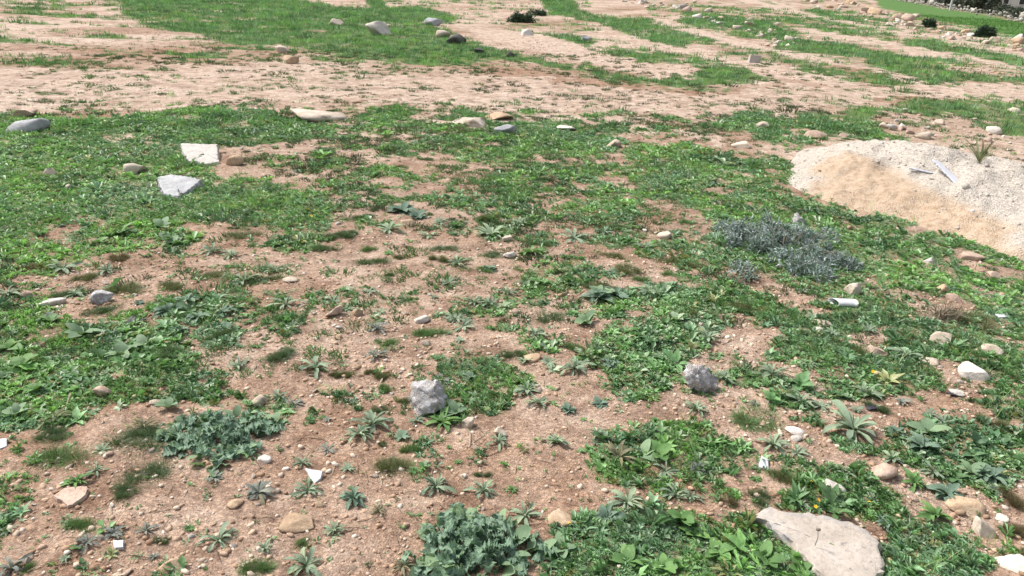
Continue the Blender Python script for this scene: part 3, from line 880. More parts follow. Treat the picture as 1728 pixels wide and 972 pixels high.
PENDING = []
def later(o, px, py, phrase, land=None): PENDING.append((o, px, py, phrase, land or LAND))
def finish_labels():
    groups = {}
    for o, px, py, ph, land in PENDING:
        best = min(land, key=lambda l: math.hypot(l[0] - px, (l[1] - py) * 1.5) + (1e6 if math.hypot(l[0] - px, l[1] - py) < 3 else 0))
        dx, dy = px - best[0], py - best[1]
        if abs(dx) > abs(dy) * 1.2: d = "left of" if dx < 0 else "right of"
        else: d = "in front of" if dy > 0 else "behind"
        groups.setdefault((ph, best[2], d), []).append((math.hypot(dx, dy), o))
    for (ph, lm, d), L in groups.items():
        L.sort(key=lambda t: t[0])
        for i, (_, o) in enumerate(L):
            o["label"] = f"{ph}, {ORD[i] + ' ' if len(L) > 1 and i < len(ORD) else ''}{d} the {lm}"
            w_ = o["label"].split()
            if len(w_) > 16: o["label"] = o["label"].replace(" in the centre", "").replace(" by the bottom clump", "")

# ------------------------------------------------------------------ rocks
STONE_MATS = dict(lime=M_LIME, tan=M_TAN, pink=M_PINK, white=M_WHITE, grey=M_GREYROCK, dark=M_DARK, blue=M_BLUESLAB)
def rock(px, by, w, h, mat='lime', seed=0, label=None, name="stone", sub=3, flat=None, cuts=9, lump=.35, yaw=None, rough=.18, depth=.8, group=None):
    p = at(px, by); k = mpp(p)
    W = w * k; D = W * depth
    pitch = math.atan2(CAM_H, math.hypot(p[0], p[1]))
    Hr = max(.22 * W, (h * k - D * math.sin(pitch) * .6) / math.cos(pitch) * 1.1) if flat is None else flat * W
    if flat is None: Hr = min(Hr, (.5 if by < 260 else .8) * W)
    V, T = rock_verts(sub, seed + 1000, cuts, rough, lump)
    V = V * np.array((W, D, Hr * 1.3))
    a = math.atan2(-p[0], p[1]) + (yaw if yaw is not None else 0)
    me = mesh_np(name, V, T, (STONE_MATS[mat],), smooth=False)
    u = np.array((p[0], p[1])) / math.hypot(p[0], p[1])
    cx, cy = p[0] + u[0] * D * .4, p[1] + u[1] * D * .4
    o = link(name, me, loc=(cx, cy, hz(cx, cy) + Hr * .26), rot=(rnd.uniform(-.1, .1), rnd.uniform(-.1, .1), a))
    tag(o, label, "stone", group)
    return o

ROCKS = [
 (722, 704, 70, 60, 'grey', 1, "rough grey lichened rock on bare soil in the centre", dict(sub=4, rough=.6, lump=.6, cuts=7, name="lichened_rock")),
 (1180, 665, 62, 50, 'grey', 12, "two-lobed grey rock in weeds right of centre", dict(sub=4, rough=.7, lump=.8, cuts=3, name="lichened_rock")),
 (1347, 379, 25, 22, 'grey', 3, "small grey lichened rock behind the blue-grey shrub", dict(rough=.9, name="lichened_rock")),
 (1408, 833, 46, 22, 'white', 4, "white stone in weeds behind the concrete slab", {}),
 (1487, 810, 44, 30, 'pink', 5, "pinkish white stone behind the broken concrete slab, right of the white one", {}),
 (1625, 869, 60, 30, 'tan', 6, "tan boulder half buried right of the concrete slab", {}),
 (1657, 906, 38, 36, 'lime', 7, "pale angular stone in front of the tan boulder", {}),
 (1690, 880, 20, 12, 'white', 8, "small white stone right of the tan boulder", {}),
 (1640, 641, 50, 26, 'white', 9, "white angular stone in weeds near the right edge", {}),
 (1480, 601, 36, 20, 'pink', 10, "pinkish pale stone in weeds below the crushed tube", {}),
 (1585, 581, 34, 22, 'lime', 11, "pale stone left of a small cream boulder", {}),
 (1672, 599, 34, 18, 'lime', 12, "smooth cream stone in the weeds at the right", dict(cuts=3)),
 (1588, 496, 22, 20, 'tan', 13, "cream upright stone above the dry twigs", {}),
 (1567, 444, 20, 11, 'white', 14, "small white stone in the green right of the shrub", {}),
 (1436, 500, 30, 26, 'lime', 15, "pale knobbly stone just behind the crushed tube", dict(lump=.7)),
 (1435, 389, 12, 9, 'tan', 16, "tiny cream stone right of the small grey rock", {}),
 (1676, 471, 24, 13, 'pink', 17, "pinkish stone at the right edge of the green slope", {}),
 (1480, 635, 18, 10, 'tan', 18, "small orange-tan stone in the weeds left of the white angular stone", {}),
 (1712, 966, 66, 32, 'white', 19, "white rock in the bottom right corner", {}),
 (1340, 734, 34, 13, 'white', 20, "flat white stone on bare soil behind the paper scrap", {}),
 (1613, 668, 26, 11, 'white', 21, "white flat stone in front of the white angular stone", {}),
 (1565, 614, 34, 12, 'lime', 22, "flat pale stone left of the white angular stone", {}),
 (1385, 552, 40, 10, 'lime', 24, "flat pale stone sunk in weeds in front of the crushed tube", dict(flat=.2)),
 (565, 536, 32, 20, 'pink', 26, "pale pinkish stone on bare soil left of centre", {}),
 (604, 533, 18, 14, 'tan', 27, "small tan stone right of the pale pinkish stone", {}),
 (712, 546, 28, 14, 'white', 28, "white flat stone behind the round green grass tuft", {}),
 (790, 722, 23, 19, 'lime', 29, "cream stone right of the grey lichened rock", {}),
 (845, 737, 26, 18, 'lime', 30, "cream stone behind a small rosette right of centre", {}),
 (440, 687, 27, 21, 'lime', 31, "cream stone behind the left thistle clump", {}),
 (175, 670, 32, 23, 'pink', 32, "brownish pink stone amid the left weeds", {}),
 (290, 970, 46, 26, 'tan', 33, "tan stone at the bottom edge, left", {}),
 (500, 898, 60, 26, 'tan', 34, "long low tan stone on soil near the bottom", {}),
 (945, 888, 54, 26, 'tan', 35, "tan stone beside a yellow flower at the bottom", {}),
 (898, 611, 32, 15, 'tan', 36, "tan flat stone on bare soil above the centre weeds", {}),
 (398, 858, 28, 14, 'tan', 37, "tan stone in front of the purplish rosette", {}),
 (447, 782, 24, 12, 'white', 38, "white stone at the edge of the left thistle clump", {}),
 (88, 516, 46, 15, 'white', 39, "white low stone left of the speckled grey stone", {}),
 (45, 503, 20, 13, 'pink', 40, "pink stone near the left edge", {}),
 (174, 512, 38, 24, 'grey', 41, "speckled grey half-round stone in grass at the left", dict(cuts=4, rough=.1)),
 (860, 436, 24, 11, 'white', 42, "white stone among rosettes above the centre", {}),
 (856, 408, 20, 12, 'lime', 43, "cream stone behind the white one above the centre", {}),
 (490, 477, 26, 10, 'lime', 44, "pale flat stone left of the bare soil patch", {}),
 (688, 383, 24, 14, 'tan', 45, "orange-tan stone behind a rosette in the middle", {}),
 (397, 279, 30, 19, 'tan', 46, "yellowish round stone right of the white block", dict(cuts=4)),
 (230, 294, 38, 20, 'lime', 47, "pale rough stone left of the white block", {}),
 (85, 297, 20, 14, 'lime', 48, "round pale stone in the left weeds", dict(cuts=3)),
 (50, 224, 70, 27, 'blue', 49, "blue-grey flat slab in weeds at the left edge", dict(cuts=12, lump=.15, rough=.08)),
 (46, 199, 40, 17, 'pink', 50, "rough brown rock above the blue-grey slab", {}),
 (118, 320, 13, 10, 'lime', 51, "small pale stone in the weeds left of the pale grey block", {}),
 (568, 43, 26, 11, 'lime', 52, "pale stone on the top left green field", {}),
 (640, 60, 48, 27, 'white', 53, "white boulder on the top left green field", {}),
 (732, 44, 34, 14, 'blue', 54, "grey-blue rock at the head of the bank", {}),
 (748, 64, 26, 20, 'lime', 55, "pale rock beside the dark rock on the bank", {}),
 (770, 74, 34, 22, 'dark', 56, "dark weathered rock on the bank", {}),
 (808, 90, 16, 13, 'dark', 57, "small dark rock lower down the bank, left of another", {}),
 (862, 97, 21, 14, 'dark', 58, "small dark rock low on the bank, furthest right", {}),
 (890, 60, 22, 24, 'white', 59, "white upright rock below the dark far bush", {}),
 (990, 69, 19, 11, 'blue', 60, "blue-white rock on the far green strip", {}),
 (793, 214, 64, 18, 'lime', 61, "flat pale rock by the track, left of three", dict(flat=.25)),
 (842, 203, 56, 16, 'tan', 62, "flat tan rock by the track, hindmost of three", dict(flat=.22)),
 (852, 225, 40, 18, 'blue', 63, "grey-white rock by the track, front right of three", {}),
 (540, 206, 100, 22, 'lime', 64, "broad pale outcrop at the edge of the left weeds", dict(flat=.16, name="rock_outcrop", cuts=4)),
 (955, 221, 34, 9, 'white', 65, "thin white stone in weeds right of the flat pale rocks", dict(flat=.2)),
 (1035, 249, 28, 17, 'pink', 66, "pinkish rock below the chalky patch", {}),
 (490, 108, 30, 15, 'tan', 67, "tan rock on the bare rise below the green field", {}),
 (477, 88, 24, 12, 'lime', 68, "pale rock on the bare rise below the green field, upper one", {}),
 (1250, 250, 34, 13, 'lime', 69, "pale stone in grass left of the gravel heap", {}),
 (1285, 217, 24, 13, 'lime', 70, "pale greenish stone behind the gravel heap, left", {}),
 (1375, 234, 40, 14, 'pink', 71, "pinkish rock at the back of the gravel heap", {}),
 (1422, 231, 14, 8, 'pink', 72, "small red-brown stone on the heap's rear edge", {}),
 (1710, 191, 20, 11, 'lime', 73, "round pale stone in grass at the right edge", {}),
 (1120, 404, 26, 14, 'lime', 74, "pale stone left of the blue-grey shrub", {}),
 (1640, 440, 40, 16, 'pink', 75, "brownish rock on the slope below the gravel heap", {}),
 (1380, 560, 26, 9, 'white', 76, "low white stone at the end of the bare strip", {}),
 (1610, 510, 30, 16, 'pink', 77, "dusty pinkish rock right of the dry twigs", {}),
 (1690, 890, 14, 9, 'lime', 78, "tiny pale stone beside the pale angular stone", {}),
 (1395, 960, 44, 22, 'white', 79, "grey-white stone at the front of the concrete slab", {}),
 (205, 640, 16, 10, 'tan', 80, "small tan stone hidden in the left weeds", {}),
]
for (px, by, w, h, mat, seed, label, kw) in ROCKS:
    rock(px, by, w, h, mat, seed, label, **kw)

# small stones that can be counted on the bare soil
PEB_MESH = {}
def small_stone(x, y, size, kind, name, phrase, group):
    key = (kind, rnd.randrange(6))
    if key not in PEB_MESH:
        V, T = rock_verts(2, 300 + key[1] * 7 + hash(kind) % 1 + len(kind), 8, .12, .35)
        PEB_MESH[key] = mesh_np(name, V * np.array((1, .8, .55)), T, (STONE_MATS[kind],), smooth=False)
    o = link(name, PEB_MESH[key], loc=(x, y, hz(x, y) + size * .07), rot=(rnd.uniform(-.3, .3), rnd.uniform(-.3, .3), rnd.uniform(0, 6.28)), scale=size)
    tag(o, None, "stone", group)
    px, py, _ = project(x, y, 0)
    later(o, float(px), float(py), phrase)
    return o
cnt = 0
KIND_PHRASE = dict(lime="small cream stone", tan="small tan stone", pink="small pinkish stone", white="small white stone")
xs, ys, rs_ = sample_ground(1500, 2.1, 9, 36, .3)
ps, cs = cover_prob(xs, ys)
okh = heap_free(xs, ys)
for x, y, p, c, ok in zip(xs, ys, ps, cs, okh):
    if cnt >= 290: break
    if not ok or rnd.random() < p * .93 or rnd.random() > .7: continue
    kind = rnd.choices(['lime', 'tan', 'pink', 'white'], [.4, .3, .2, .1])[0]
    small_stone(x, y, min(.06, rnd.lognormvariate(math.log(.026), .35)), kind, "small_stone", KIND_PHRASE[kind], "small stones lying on the bare soil")
    cnt += 1

# rubble far off
def far_stone(px, py, wpx, kind, phrase, group, name="rubble_stone"):
    p = at(px, py); k = mpp(p)
    key = ('far', kind, rnd.randrange(6))
    if key not in PEB_MESH:
        V, T = rock_verts(2, 700 + key[2] * 5 + len(kind), 7, .3, .5, .58)
        PEB_MESH[key] = mesh_np(name, V * np.array((1, .8, .6)), T, (STONE_MATS[kind],), smooth=False)
    s = wpx * k
    o = link(name, PEB_MESH[key], loc=(p[0], p[1], p[2] + s * .10), rot=(rnd.uniform(-.2, .2), rnd.uniform(-.2, .2), rnd.uniform(0, 6.28)), scale=s)
    tag(o, phrase, "stone", group)
    if group != "boulders in the rubble": later(o, px, py, {'lime': 'cream', 'tan': 'tan', 'pink': 'pinkish', 'white': 'white'}.get(kind, 'grey') + " rubble stone", FARLAND)
def along(pts, n, spread):
    for _ in range(n):
        t = rnd.random() * (len(pts) - 1); i = int(t); f = t - i
        yield (pts[i][0] * (1 - f) + pts[i + 1][0] * f + rnd.gauss(0, spread * 2.2), pts[i][1] * (1 - f) + pts[i + 1][1] * f + rnd.gauss(0, spread))
for px, py in along([(1370, 4), (1440, 14), (1500, 34), (1560, 46), (1620, 62), (1690, 72), (1728, 84)], 120, 5):
    far_stone(px, max(py, -6), rnd.lognormvariate(math.log(8), .5), rnd.choice(['lime', 'tan', 'pink', 'white', 'lime']), "pale rubble stone in the band of rocks below the green field", "rubble along the far field edge")
for px, py in along([(1150, 12), (1190, 30), (1250, 44), (1310, 62), (1340, 72)], 60, 7):
    far_stone(px, max(py, -6), rnd.lognormvariate(math.log(8), .45), rnd.choice(['lime', 'white', 'pink', 'lime']), "pale rubble stone on the rocky strip at upper right", "rubble on the rocky strip")
for px, py in along([(1060, 4), (1110, 8), (1160, 22)], 22, 5):
    far_stone(px, max(py, -6), rnd.lognormvariate(math.log(10), .45), rnd.choice(['lime', 'pink', 'white']), "pale rubble stone at the top beside the rocky strip", "rubble at the top of the slope")
for px, py in along([(1580, 112), (1640, 118), (1720, 134)], 30, 5):
    far_stone(px, py, rnd.lognormvariate(math.log(5), .4), rnd.choice(['lime', 'tan']), "small pale stone on the stony patch at far right", "stones on the far right patch")
for px, py in along([(1480, 215), (1560, 215), (1640, 230), (1720, 262)], 40, 10):
    far_stone(px, py, rnd.lognormvariate(math.log(9), .5), rnd.choice(['lime', 'white', 'pink']), "pale stone on the stony ground behind the gravel heap", "stones behind the gravel heap")
for px, py, w, kind, lb in [(1465, 18, 22, 'tan', "orange-tan boulder in the rubble band, left"), (1475, 24, 30, 'tan', "broad orange boulder in the rubble band"), (1518, 34, 26, 'pink', "pinkish boulder in the rubble band"),
        (1545, 30, 16, 'lime', "cream boulder at the lower edge of the green field"), (1533, 44, 18, 'lime', "pale boulder left of the round dark bush"), (1630, 56, 16, 'tan', "cream boulder left of the long dark bush"),
        (1718, 74, 26, 'tan', "orange boulder at the right edge of the rubble band"), (1378, 16, 18, 'lime', "cream boulder at the left end of the rubble band"), (1262, 44, 20, 'white', "long white rock on the rocky strip"),
        (1245, 50, 20, 'lime', "pale long rock below the white one on the rocky strip"), (1332, 68, 22, 'lime', "pale boulder at the end of the rocky strip"), (1156, 18, 24, 'blue', "blue-grey boulder at the top left of the rocky strip"),
        (1176, 32, 22, 'white', "white boulder on the rocky strip, left"), (1195, 36, 16, 'white', "small white boulder right of another on the rocky strip")]:
    far_stone(px, py, w, kind, lb, "boulders in the rubble")

# ------------------------------------------------------------------ concrete slab, blocks, litter
def prism(pts, z0, z1, jag=.004, seed=0, nring=3, bev=.012):
    """Broken slab: outline (x, y) points, flat bottom and top with a rough rim."""
    rr = np.random.default_rng(seed)
    P = []
    n = len(pts)
    for i in range(n):
        a = np.array(pts[i]); b = np.array(pts[(i + 1) % n])
        m = max(2, int(np.linalg.norm(b - a) / .018))
        for k in range(m):
            P.append(a + (b - a) * k / m + rr.normal(0, jag, 2))
    P = np.array(P); c = P.mean(0); n = len(P)
    rings = [(1.02, z0), (1.0, z0 + (z1 - z0) * .55), (.99, z1 - bev), (.955, z1), (.90, z1), (.84, z1), (.77, z1), (.69, z1), (.60, z1), (.50, z1), (.40, z1), (.28, z1), (.14, z1)]
    V = []
    for k, (s, z) in enumerate(rings):
        for i in range(n):
            q = c + (P[i] - c) * s + (rr.normal(0, jag * (.8 if k < 3 else .2), 2) if k < 5 else 0)
            V.append((q[0], q[1], z + rr.normal(0, jag * (.9 if k in (1, 2) else .25 if k == 3 else 0.0))))
    V.append((c[0], c[1], z1)); V.append((c[0], c[1], z0))
    V = np.array(V); top = V[:, 2] > z1 - bev * 1.5
    V[top, 2] += jag * 1.6 * (fbm(V[top, 0] * 14 + seed, V[top, 1] * 14, 7, 3) - .5)
    T = []
    for k in range(len(rings) - 1):
        for i in range(n):
            j = (i + 1) % n
            T += [(k * n + i, k * n + j, (k + 1) * n + j), (k * n + i, (k + 1) * n + j, (k + 1) * n + i)]
    L = (len(rings) - 1) * n
    for i in range(n):
        j = (i + 1) % n
        T += [(L + i, L + j, len(V) - 2), (j, i, len(V) - 1)]
    return np.array(V), np.array(T)

def concrete_material():
    m, nt, b, out = new_mat("concrete")
    co = N(nt, "ShaderNodeTexCoord").outputs['Object']
    n1 = noise(nt, co, 7, 6); n2 = noise(nt, co, 60, 5, .7); n3 = noise(nt, co, 22, 5, .7)
    c = ramp(nt, n1.outputs[0], [(.3, (.37, .315, .265)), (.55, (.47, .415, .36)), (.75, (.53, .485, .44))]).outputs[0]
    g = ramp(nt, n2.outputs[0], [(.3, (.6, .58, .56)), (.48, (1, 1, 1)), (.7, (1.1, 1.1, 1.1))])
    c = mix(nt, .6, c, g.outputs[0], 'MULTIPLY')
    st = ramp(nt, n3.outputs[0], [(.60, (0, 0, 0)), (.66, (1, 1, 1))])
    c = mix(nt, mathn(nt, 'MULTIPLY', st.outputs[0], .75), c, (.20, .19, .19))
    rim = attr(nt, "rim").outputs['Fac']
    rr_ = mathn(nt, 'MULTIPLY', rim, ramp(nt, n3.outputs[0], [(.4, (0, 0, 0)), (.55, (1, 1, 1))]).outputs[0])
    c = mix(nt, mathn(nt, 'MULTIPLY', rr_, .7), c, (.30, .30, .31))
    nt.links.new(c, b.inputs['Base Color']); b.inputs['Roughness'].default_value = .92; b.inputs['Specular IOR Level'].default_value = .2
    bump(nt, mathn(nt, 'ADD', n2.outputs[0], mathn(nt, 'MULTIPLY', n3.outputs[0], .6)), .6, .008, b)
    return m
M_CONC = concrete_material()

def slab_from_px(px_pts, thick, lift, name, label, cat, mat, seed=0, jag=.004, up=.0, rim=True):
    W = [at(a, b, up)[:2] for a, b in px_pts]
    # reproject at height 'up'
    W = []
    for a, b in px_pts:
        d = ray(a, b); t = (up - CAM_H) / d[2]; q = CAM_O + d * t; W.append(q[:2])
    W = np.array(W); c = W.mean(0)
    V, T = prism(W - c, -thick, 0.0, jag, seed)
    n = (len(V) - 2) // 13
    rimv = np.zeros(len(V)); rimv[:4 * n] = 1; rimv[4 * n:6 * n] = .55
    far = (V[:, 1] > 0)
    me = mesh_np(name, V, T, (mat,), attrs=dict(rim=rimv * far), smooth=False)
    me.polygons.foreach_set("use_smooth", (T >= 3 * n).all(1))
    o = link(name, me, loc=(c[0], c[1], up + hz(c[0], c[1])), rot=(lift, 0, 0))
    tag(o, label, cat)
    return o
slab_from_px(SLAB_PX, .05, R(3.5), "concrete_slab", "large broken beige concrete slab lying in weeds at bottom right", "slab", M_CONC, 3, .005, .03)

M_WBLOCK = stone_material("white_block", (.40, .375, .35), (.50, .475, .45), (.57, .55, .525), scale=7, pit=.3)
def cut_block(px, by, w, d, h, yaw, tilt, mat, name, label, taper=(1, 1), seed=0):
    p = at(px, by); k = mpp(p); rr = np.random.default_rng(seed)
    bm = bmesh.new(); bmesh.ops.create_cube(bm, size=1)
    for v in bm.verts:
        if v.co.z > 0: v.co.x *= taper[0]; v.co.y *= taper[1]
        v.co += Vector(rr.normal(0, .035, 3))
    bmesh.ops.bevel(bm, geom=list(bm.edges), offset=.05, segments=2, affect='EDGES')
    bmesh.ops.subdivide_edges(bm, edges=list(bm.edges), cuts=1, use_grid_fill=True)
    for v in bm.verts: v.co += Vector(rr.normal(0, .012, 3))
    bmesh.ops.triangulate(bm, faces=list(bm.faces))
    for v in bm.verts: v.co = Vector((v.co.x * w * k, v.co.y * d * k, v.co.z * h * k))
    me = bpy.data.meshes.new(name); bm.to_mesh(me); bm.free(); me.materials.append(mat)
    u = np.array((p[0], p[1])) / math.hypot(p[0], p[1])
    cx, cy = p[0] + u[0] * d * k * .5, p[1] + u[1] * d * k * .5
    o = link(name, me, loc=(cx, cy, hz(cx, cy) + h * k * .42), rot=(tilt[0], tilt[1], math.atan2(-p[0], p[1]) + yaw))
    tag(o, label, "block")
    return o
slab_from_px([(266, 297), (286, 293), (312, 296), (340, 301), (322, 312), (300, 322), (278, 320), (268, 310)], .08, R(5), "stone_block", "pale grey wedge-shaped block in the left weeds", "block", M_BLUESLAB, 14, .005, .055)
slab_from_px([(306, 249), (330, 250), (368, 251), (369, 270), (345, 272), (318, 268), (308, 258)], .05, R(9), "white_block", "white rectangular stone block in the left weeds", "block", M_WBLOCK, 15, .004, .045)
cut_block(1272, 106, 19, 14, 13, R(15), (0, R(4)), M_WBLOCK, "broken_block", "small pale block alone on the far track", (.9, .9), 6)
slab_from_px([(92, 838), (112, 826), (148, 824), (146, 838), (122, 854), (114, 856), (104, 846)], .02, R(4), "flat_slab", "flat pinkish slab on soil at lower left", "slab", M_PINK, 8, .002, .015)

M_TILE = plain("white_tile", (.56, .57, .60), .4, .5, .08, 20, .1)
M_PAPER = plain("white_plastic", (.62, .62, .65), .5, .4, .06, 15, .2)
def shard(px_pts, name, label, cat, lift=R(10), thick=.008, mat=M_TILE, up=.012, seed=1):
    return slab_from_px(px_pts, thick, lift, name, label, cat, mat, seed, .0008, up)
shard([(515, 792), (545, 796), (541, 806), (530, 813), (524, 806)], "tile_shard", "triangular white tile shard on soil near the bottom", "tile", R(14))
shard([(-6, 742), (12, 741), (11, 752), (-6, 757)], "tile_shard", "white tile shard at the left edge", "tile", R(10))
shard([(191, 915), (209, 914), (208, 925), (193, 926)], "tile_shard", "small square white tile piece among purplish rosettes", "tile", R(8))
shard([(1284, 772), (1296, 776), (1299, 788), (1290, 787), (1281, 784)], "paper_scrap", "crumpled white paper scrap in front of a thistle", "litter", R(25), .003, M_PAPER)
shard([(1678, 532), (1700, 531), (1704, 536), (1684, 537)], "tile_shard", "thin white strip of litter on soil at the right", "tile", R(5))
M_SHEET = plain("grey_white_sheet", (.52, .53, .58), .45, .4, .07, 9, .15)

# white crushed tube
def crushed_tube():
    p = at(1427, 519); k = mpp(p)
    L, a, b, th = 38 * k, 10.5 * k, 6.0 * k, .0035
    n = 24; V = []; T = []
    for side, s in ((0, 1.0), (1, None)):
        for e in range(5):
            t = e / 4
            for i in range(n):
                an = 2 * math.pi * i / n
                aa = a - (th if side else 0); bb = b - (th if side else 0)
                yy = math.cos(an) * aa; zz = math.sin(an) * bb
                # oblique cut at the left end, dented wall
                x = -L / 2 + L * t + (1 - t) * (-yy * .55 + .0)
                if 0 < e < 4: zz *= 1 - .10 * math.sin(t * 5 + an)
                V.append((x, yy, zz))
    m = 5 * n
    for side in (0, 1):
        for e in range(4):
            for i in range(n):
                j = (i + 1) % n; A = side * m + e * n
                q = [A + i, A + j, A + n + j, A + n + i]
                if side: q.reverse()
                T += [(q[0], q[1], q[2]), (q[0], q[2], q[3])]
    for e in (0, 4):
        for i in range(n):
            j = (i + 1) % n; A = e * n
            T += [(A + i, m + A + i, m + A + j), (A + i, m + A + j, A + j)]
    me = mesh_np("tube_wall", np.array(V), np.array(T), (M_PAPER,))
    o = link("crushed_tube", me, loc=(p[0], p[1] + .02, p[2] + b * 1.05), rot=(0, R(2), math.atan2(-p[0], p[1]) + R(24)))
    tag(o, "crushed white tube lying open-ended in the weeds", "tube")
crushed_tube()

# dark litter
def dark_scrap(px, py, w, label, seed):
    p = at(px, py); k = mpp(p); rr = np.random.default_rng(seed)
    g = 6; u, v = np.meshgrid(np.linspace(-.5, .5, g), np.linspace(-.5, .5, g), indexing='ij')
    V = np.stack([u.ravel() * w * k, v.ravel() * w * k * .6, np.abs(fbm(u.ravel() * 3 + seed, v.ravel() * 3, seed)) * w * k * .45], 1)
    T = grid_tris(g, g)
    V = np.concatenate([V, V - np.array((0, 0, .003))]); T = np.concatenate([T, T[:, ::-1] + g * g])
    o = link("plastic_scrap", mesh_np("plastic_scrap", V, T, (M_DARKP,)), loc=(p[0], p[1], p[2] + .002), rot=(0, 0, rr.uniform(0, 3)))
    tag(o, label, "litter")
M_DARKP = plain("dark_plastic", (.035, .033, .04), .5, .4, .3, 20, .2)
dark_scrap(222, 545, 22, "crumpled dark plastic scrap by the left weeds", 1)
dark_scrap(240, 543, 16, "smaller dark scrap right of the crumpled plastic", 2)
dark_scrap(1470, 691, 18, "dark scrap under a thistle at the right", 3)
dark_scrap(1604, 668, 14, "dark scrap beside a white flat stone", 4)

# ------------------------------------------------------------------ gravel heap
def gravel_heap():
    foot = [(1335, 268), (1362, 298), (1440, 332), (1530, 374), (1620, 384), (1728, 424), (1860, 480), (2000, 540)]
    ridge = [(1340, 254), (1372, 240), (1450, 231), (1545, 246), (1620, 256), (1728, 292), (1860, 345), (2000, 410)]
    ns, nv = 150, 46
    S = np.linspace(0, len(foot) - 1.001, ns)
    def smooth_poly(P):
        P = np.array(P, float); t = np.arange(len(P)); u_ = np.linspace(0, len(P) - 1.001, ns)
        out_ = np.stack([np.interp(u_, t, P[:, 0]), np.interp(u_, t, P[:, 1])], 1)
        kk = np.hanning(25); kk /= kk.sum()
        pad = np.concatenate([np.repeat(out_[:1], 12, 0) - (np.arange(12, 0, -1)[:, None] * (out_[1] - out_[0])), out_, out_[-1:] + np.arange(1, 13)[:, None] * (out_[-1] - out_[-2])])
        return np.stack([np.convolve(pad[:, i_], kk, 'valid') for i_ in (0, 1)], 1)
    FT, RG = smooth_poly(foot), smooth_poly(ridge)
    DD = []
    for f_, g_ in zip(FT, RG):
        fp = at(f_[0], f_[1]); ry = g_[1]
        u = np.array((fp[0], fp[1])) / math.hypot(fp[0], fp[1])
        lo, hi = .02, 4.0
        for _ in range(26):
            D = (lo + hi) / 2
            q = fp[:2] + u * D * .6
            py = project(q[0], q[1], D * .6 * .36)[1]
            if py > ry: lo = D
            else: hi = D
        DD.append(D)
    kk = np.hanning(15); kk /= kk.sum()
    DD = np.convolve(np.pad(DD, 7, mode='edge'), kk, 'valid')
    ridge_pts = []
    for f_, D in zip(FT, DD):
        fp = at(f_[0], f_[1]); u = np.array((fp[0], fp[1])) / math.hypot(fp[0], fp[1])
        q = fp[:2] + u * D * .6
        ridge_pts.append((q[0], q[1], D * .6 * .36))
    RP = np.array(ridge_pts)[15::3]
    lo_, hi_ = RP[:, :2].min(0) - .9, RP[:, :2].max(0) + .9
    hi_[0] = min(hi_[0], lo_[0] + 5.2)
    gx, gy = np.arange(lo_[0], hi_[0], .024), np.arange(lo_[1], hi_[1], .024)
    GX, GY = [v.ravel() for v in np.meshgrid(gx, gy, indexing='ij')]
    acc = np.zeros(len(GX)); wob = .17 * (fbm(GX * 2.2, GY * 2.2, 121) - .5)
    for rx, ry_, rh in RP:
        cone = rh - .36 * (np.sqrt((GX - rx) ** 2 + (GY - ry_) ** 2 + .012) - .06) + wob
        acc += np.exp(np.clip(cone, -2, 2) * 60)
    hgt_ = np.log(acc + 1e-9) / 60 - .045
    n1 = fbm(GX * 4, GY * 4, 125); n2 = fbm(GX * 16, GY * 16, 123)
    pL = at(1338, 262); uL = np.array((pL[0], pL[1])) / math.hypot(pL[0], pL[1])
    dl = (GX - pL[0]) * uL[1] - (GY - pL[1]) * uL[0]
    lim = .42 * dl + .05 * (n1 - .5)
    hgt_ = -np.log(np.exp(-np.clip(hgt_, -1, 1) * 40) + np.exp(-np.clip(lim, -1, 1) * 40)) / 40
    for dpx, dpy, dr_, dd_ in ((1472, 284, .10, .05), (1492, 300, .12, .06), (1440, 276, .09, .03), (1545, 340, .14, .035), (1600, 352, .12, .03)):
        g_ = at(dpx, dpy + 22)
        hgt_ = hgt_ - dd_ * np.exp(-((GX - g_[0]) ** 2 + (GY - g_[1]) ** 2) / dr_ ** 2)
    hgt_ = hgt_ + np.clip(hgt_ / .06, 0, 1) * (.07 * (n1 - .5) + .035 * (n2 - .5))
    V = np.stack([GX, GY, Hh(GX, GY) + hgt_], 1)
    pxs, pys, _ = project(V[:, 0], V[:, 1], V[:, 2])
    n5 = fbm(GX * 1.6, GY * 1.6, 127)
    pxs = pxs + (n1 - .5) * 110 + (n2 - .5) * 70 + (n5 - .5) * 60; pys = pys + (n1 - .5) * 46 + (n2 - .5) * 40 + (n5 - .5) * 30
    sm = in_poly(pxs, pys, [(1384, 296), (1420, 276), (1470, 270), (1505, 284), (1545, 308), (1590, 328), (1640, 352), (1740, 392), (1740, 500), (1620, 450), (1540, 420), (1440, 380), (1385, 340), (1380, 306)]).astype(float)
    sm2 = sm.reshape(len(gx), len(gy))
    for _ in range(6):
        sm2 = (sm2 + np.roll(sm2, 1, 0) + np.roll(sm2, -1, 0) + np.roll(sm2, 1, 1) + np.roll(sm2, -1, 1)) / 5
    sm = sm2.ravel()
    T = grid_tris(len(gx), len(gy))
    ok = (hgt_[T] > -.03).all(1); T = T[ok]
    used = np.unique(T); rm_ = np.full(len(V), -1); rm_[used] = np.arange(len(used)); V = V[used]; sm = sm[used]; T = rm_[T]
    hgt_ = hgt_[used]
    m, nt, b, out = new_mat("gravel_and_sand")
    co = N(nt, "ShaderNodeTexCoord").outputs['Object']
    vo = N(nt, "ShaderNodeTexVoronoi"); vo.inputs['Scale'].default_value = 85; nt.links.new(co, vo.inputs['Vector'])
    sp = N(nt, "ShaderNodeSeparateColor"); nt.links.new(vo.outputs['Color'], sp.inputs[0])
    gr = ramp(nt, sp.outputs[0], [(0, (.38, .335, .285)), (.4, (.48, .43, .375)), (1, (.57, .525, .47))])
    nz = noise(nt, co, 18, 6, .7); nz2 = noise(nt, co, 90, 4, .7)
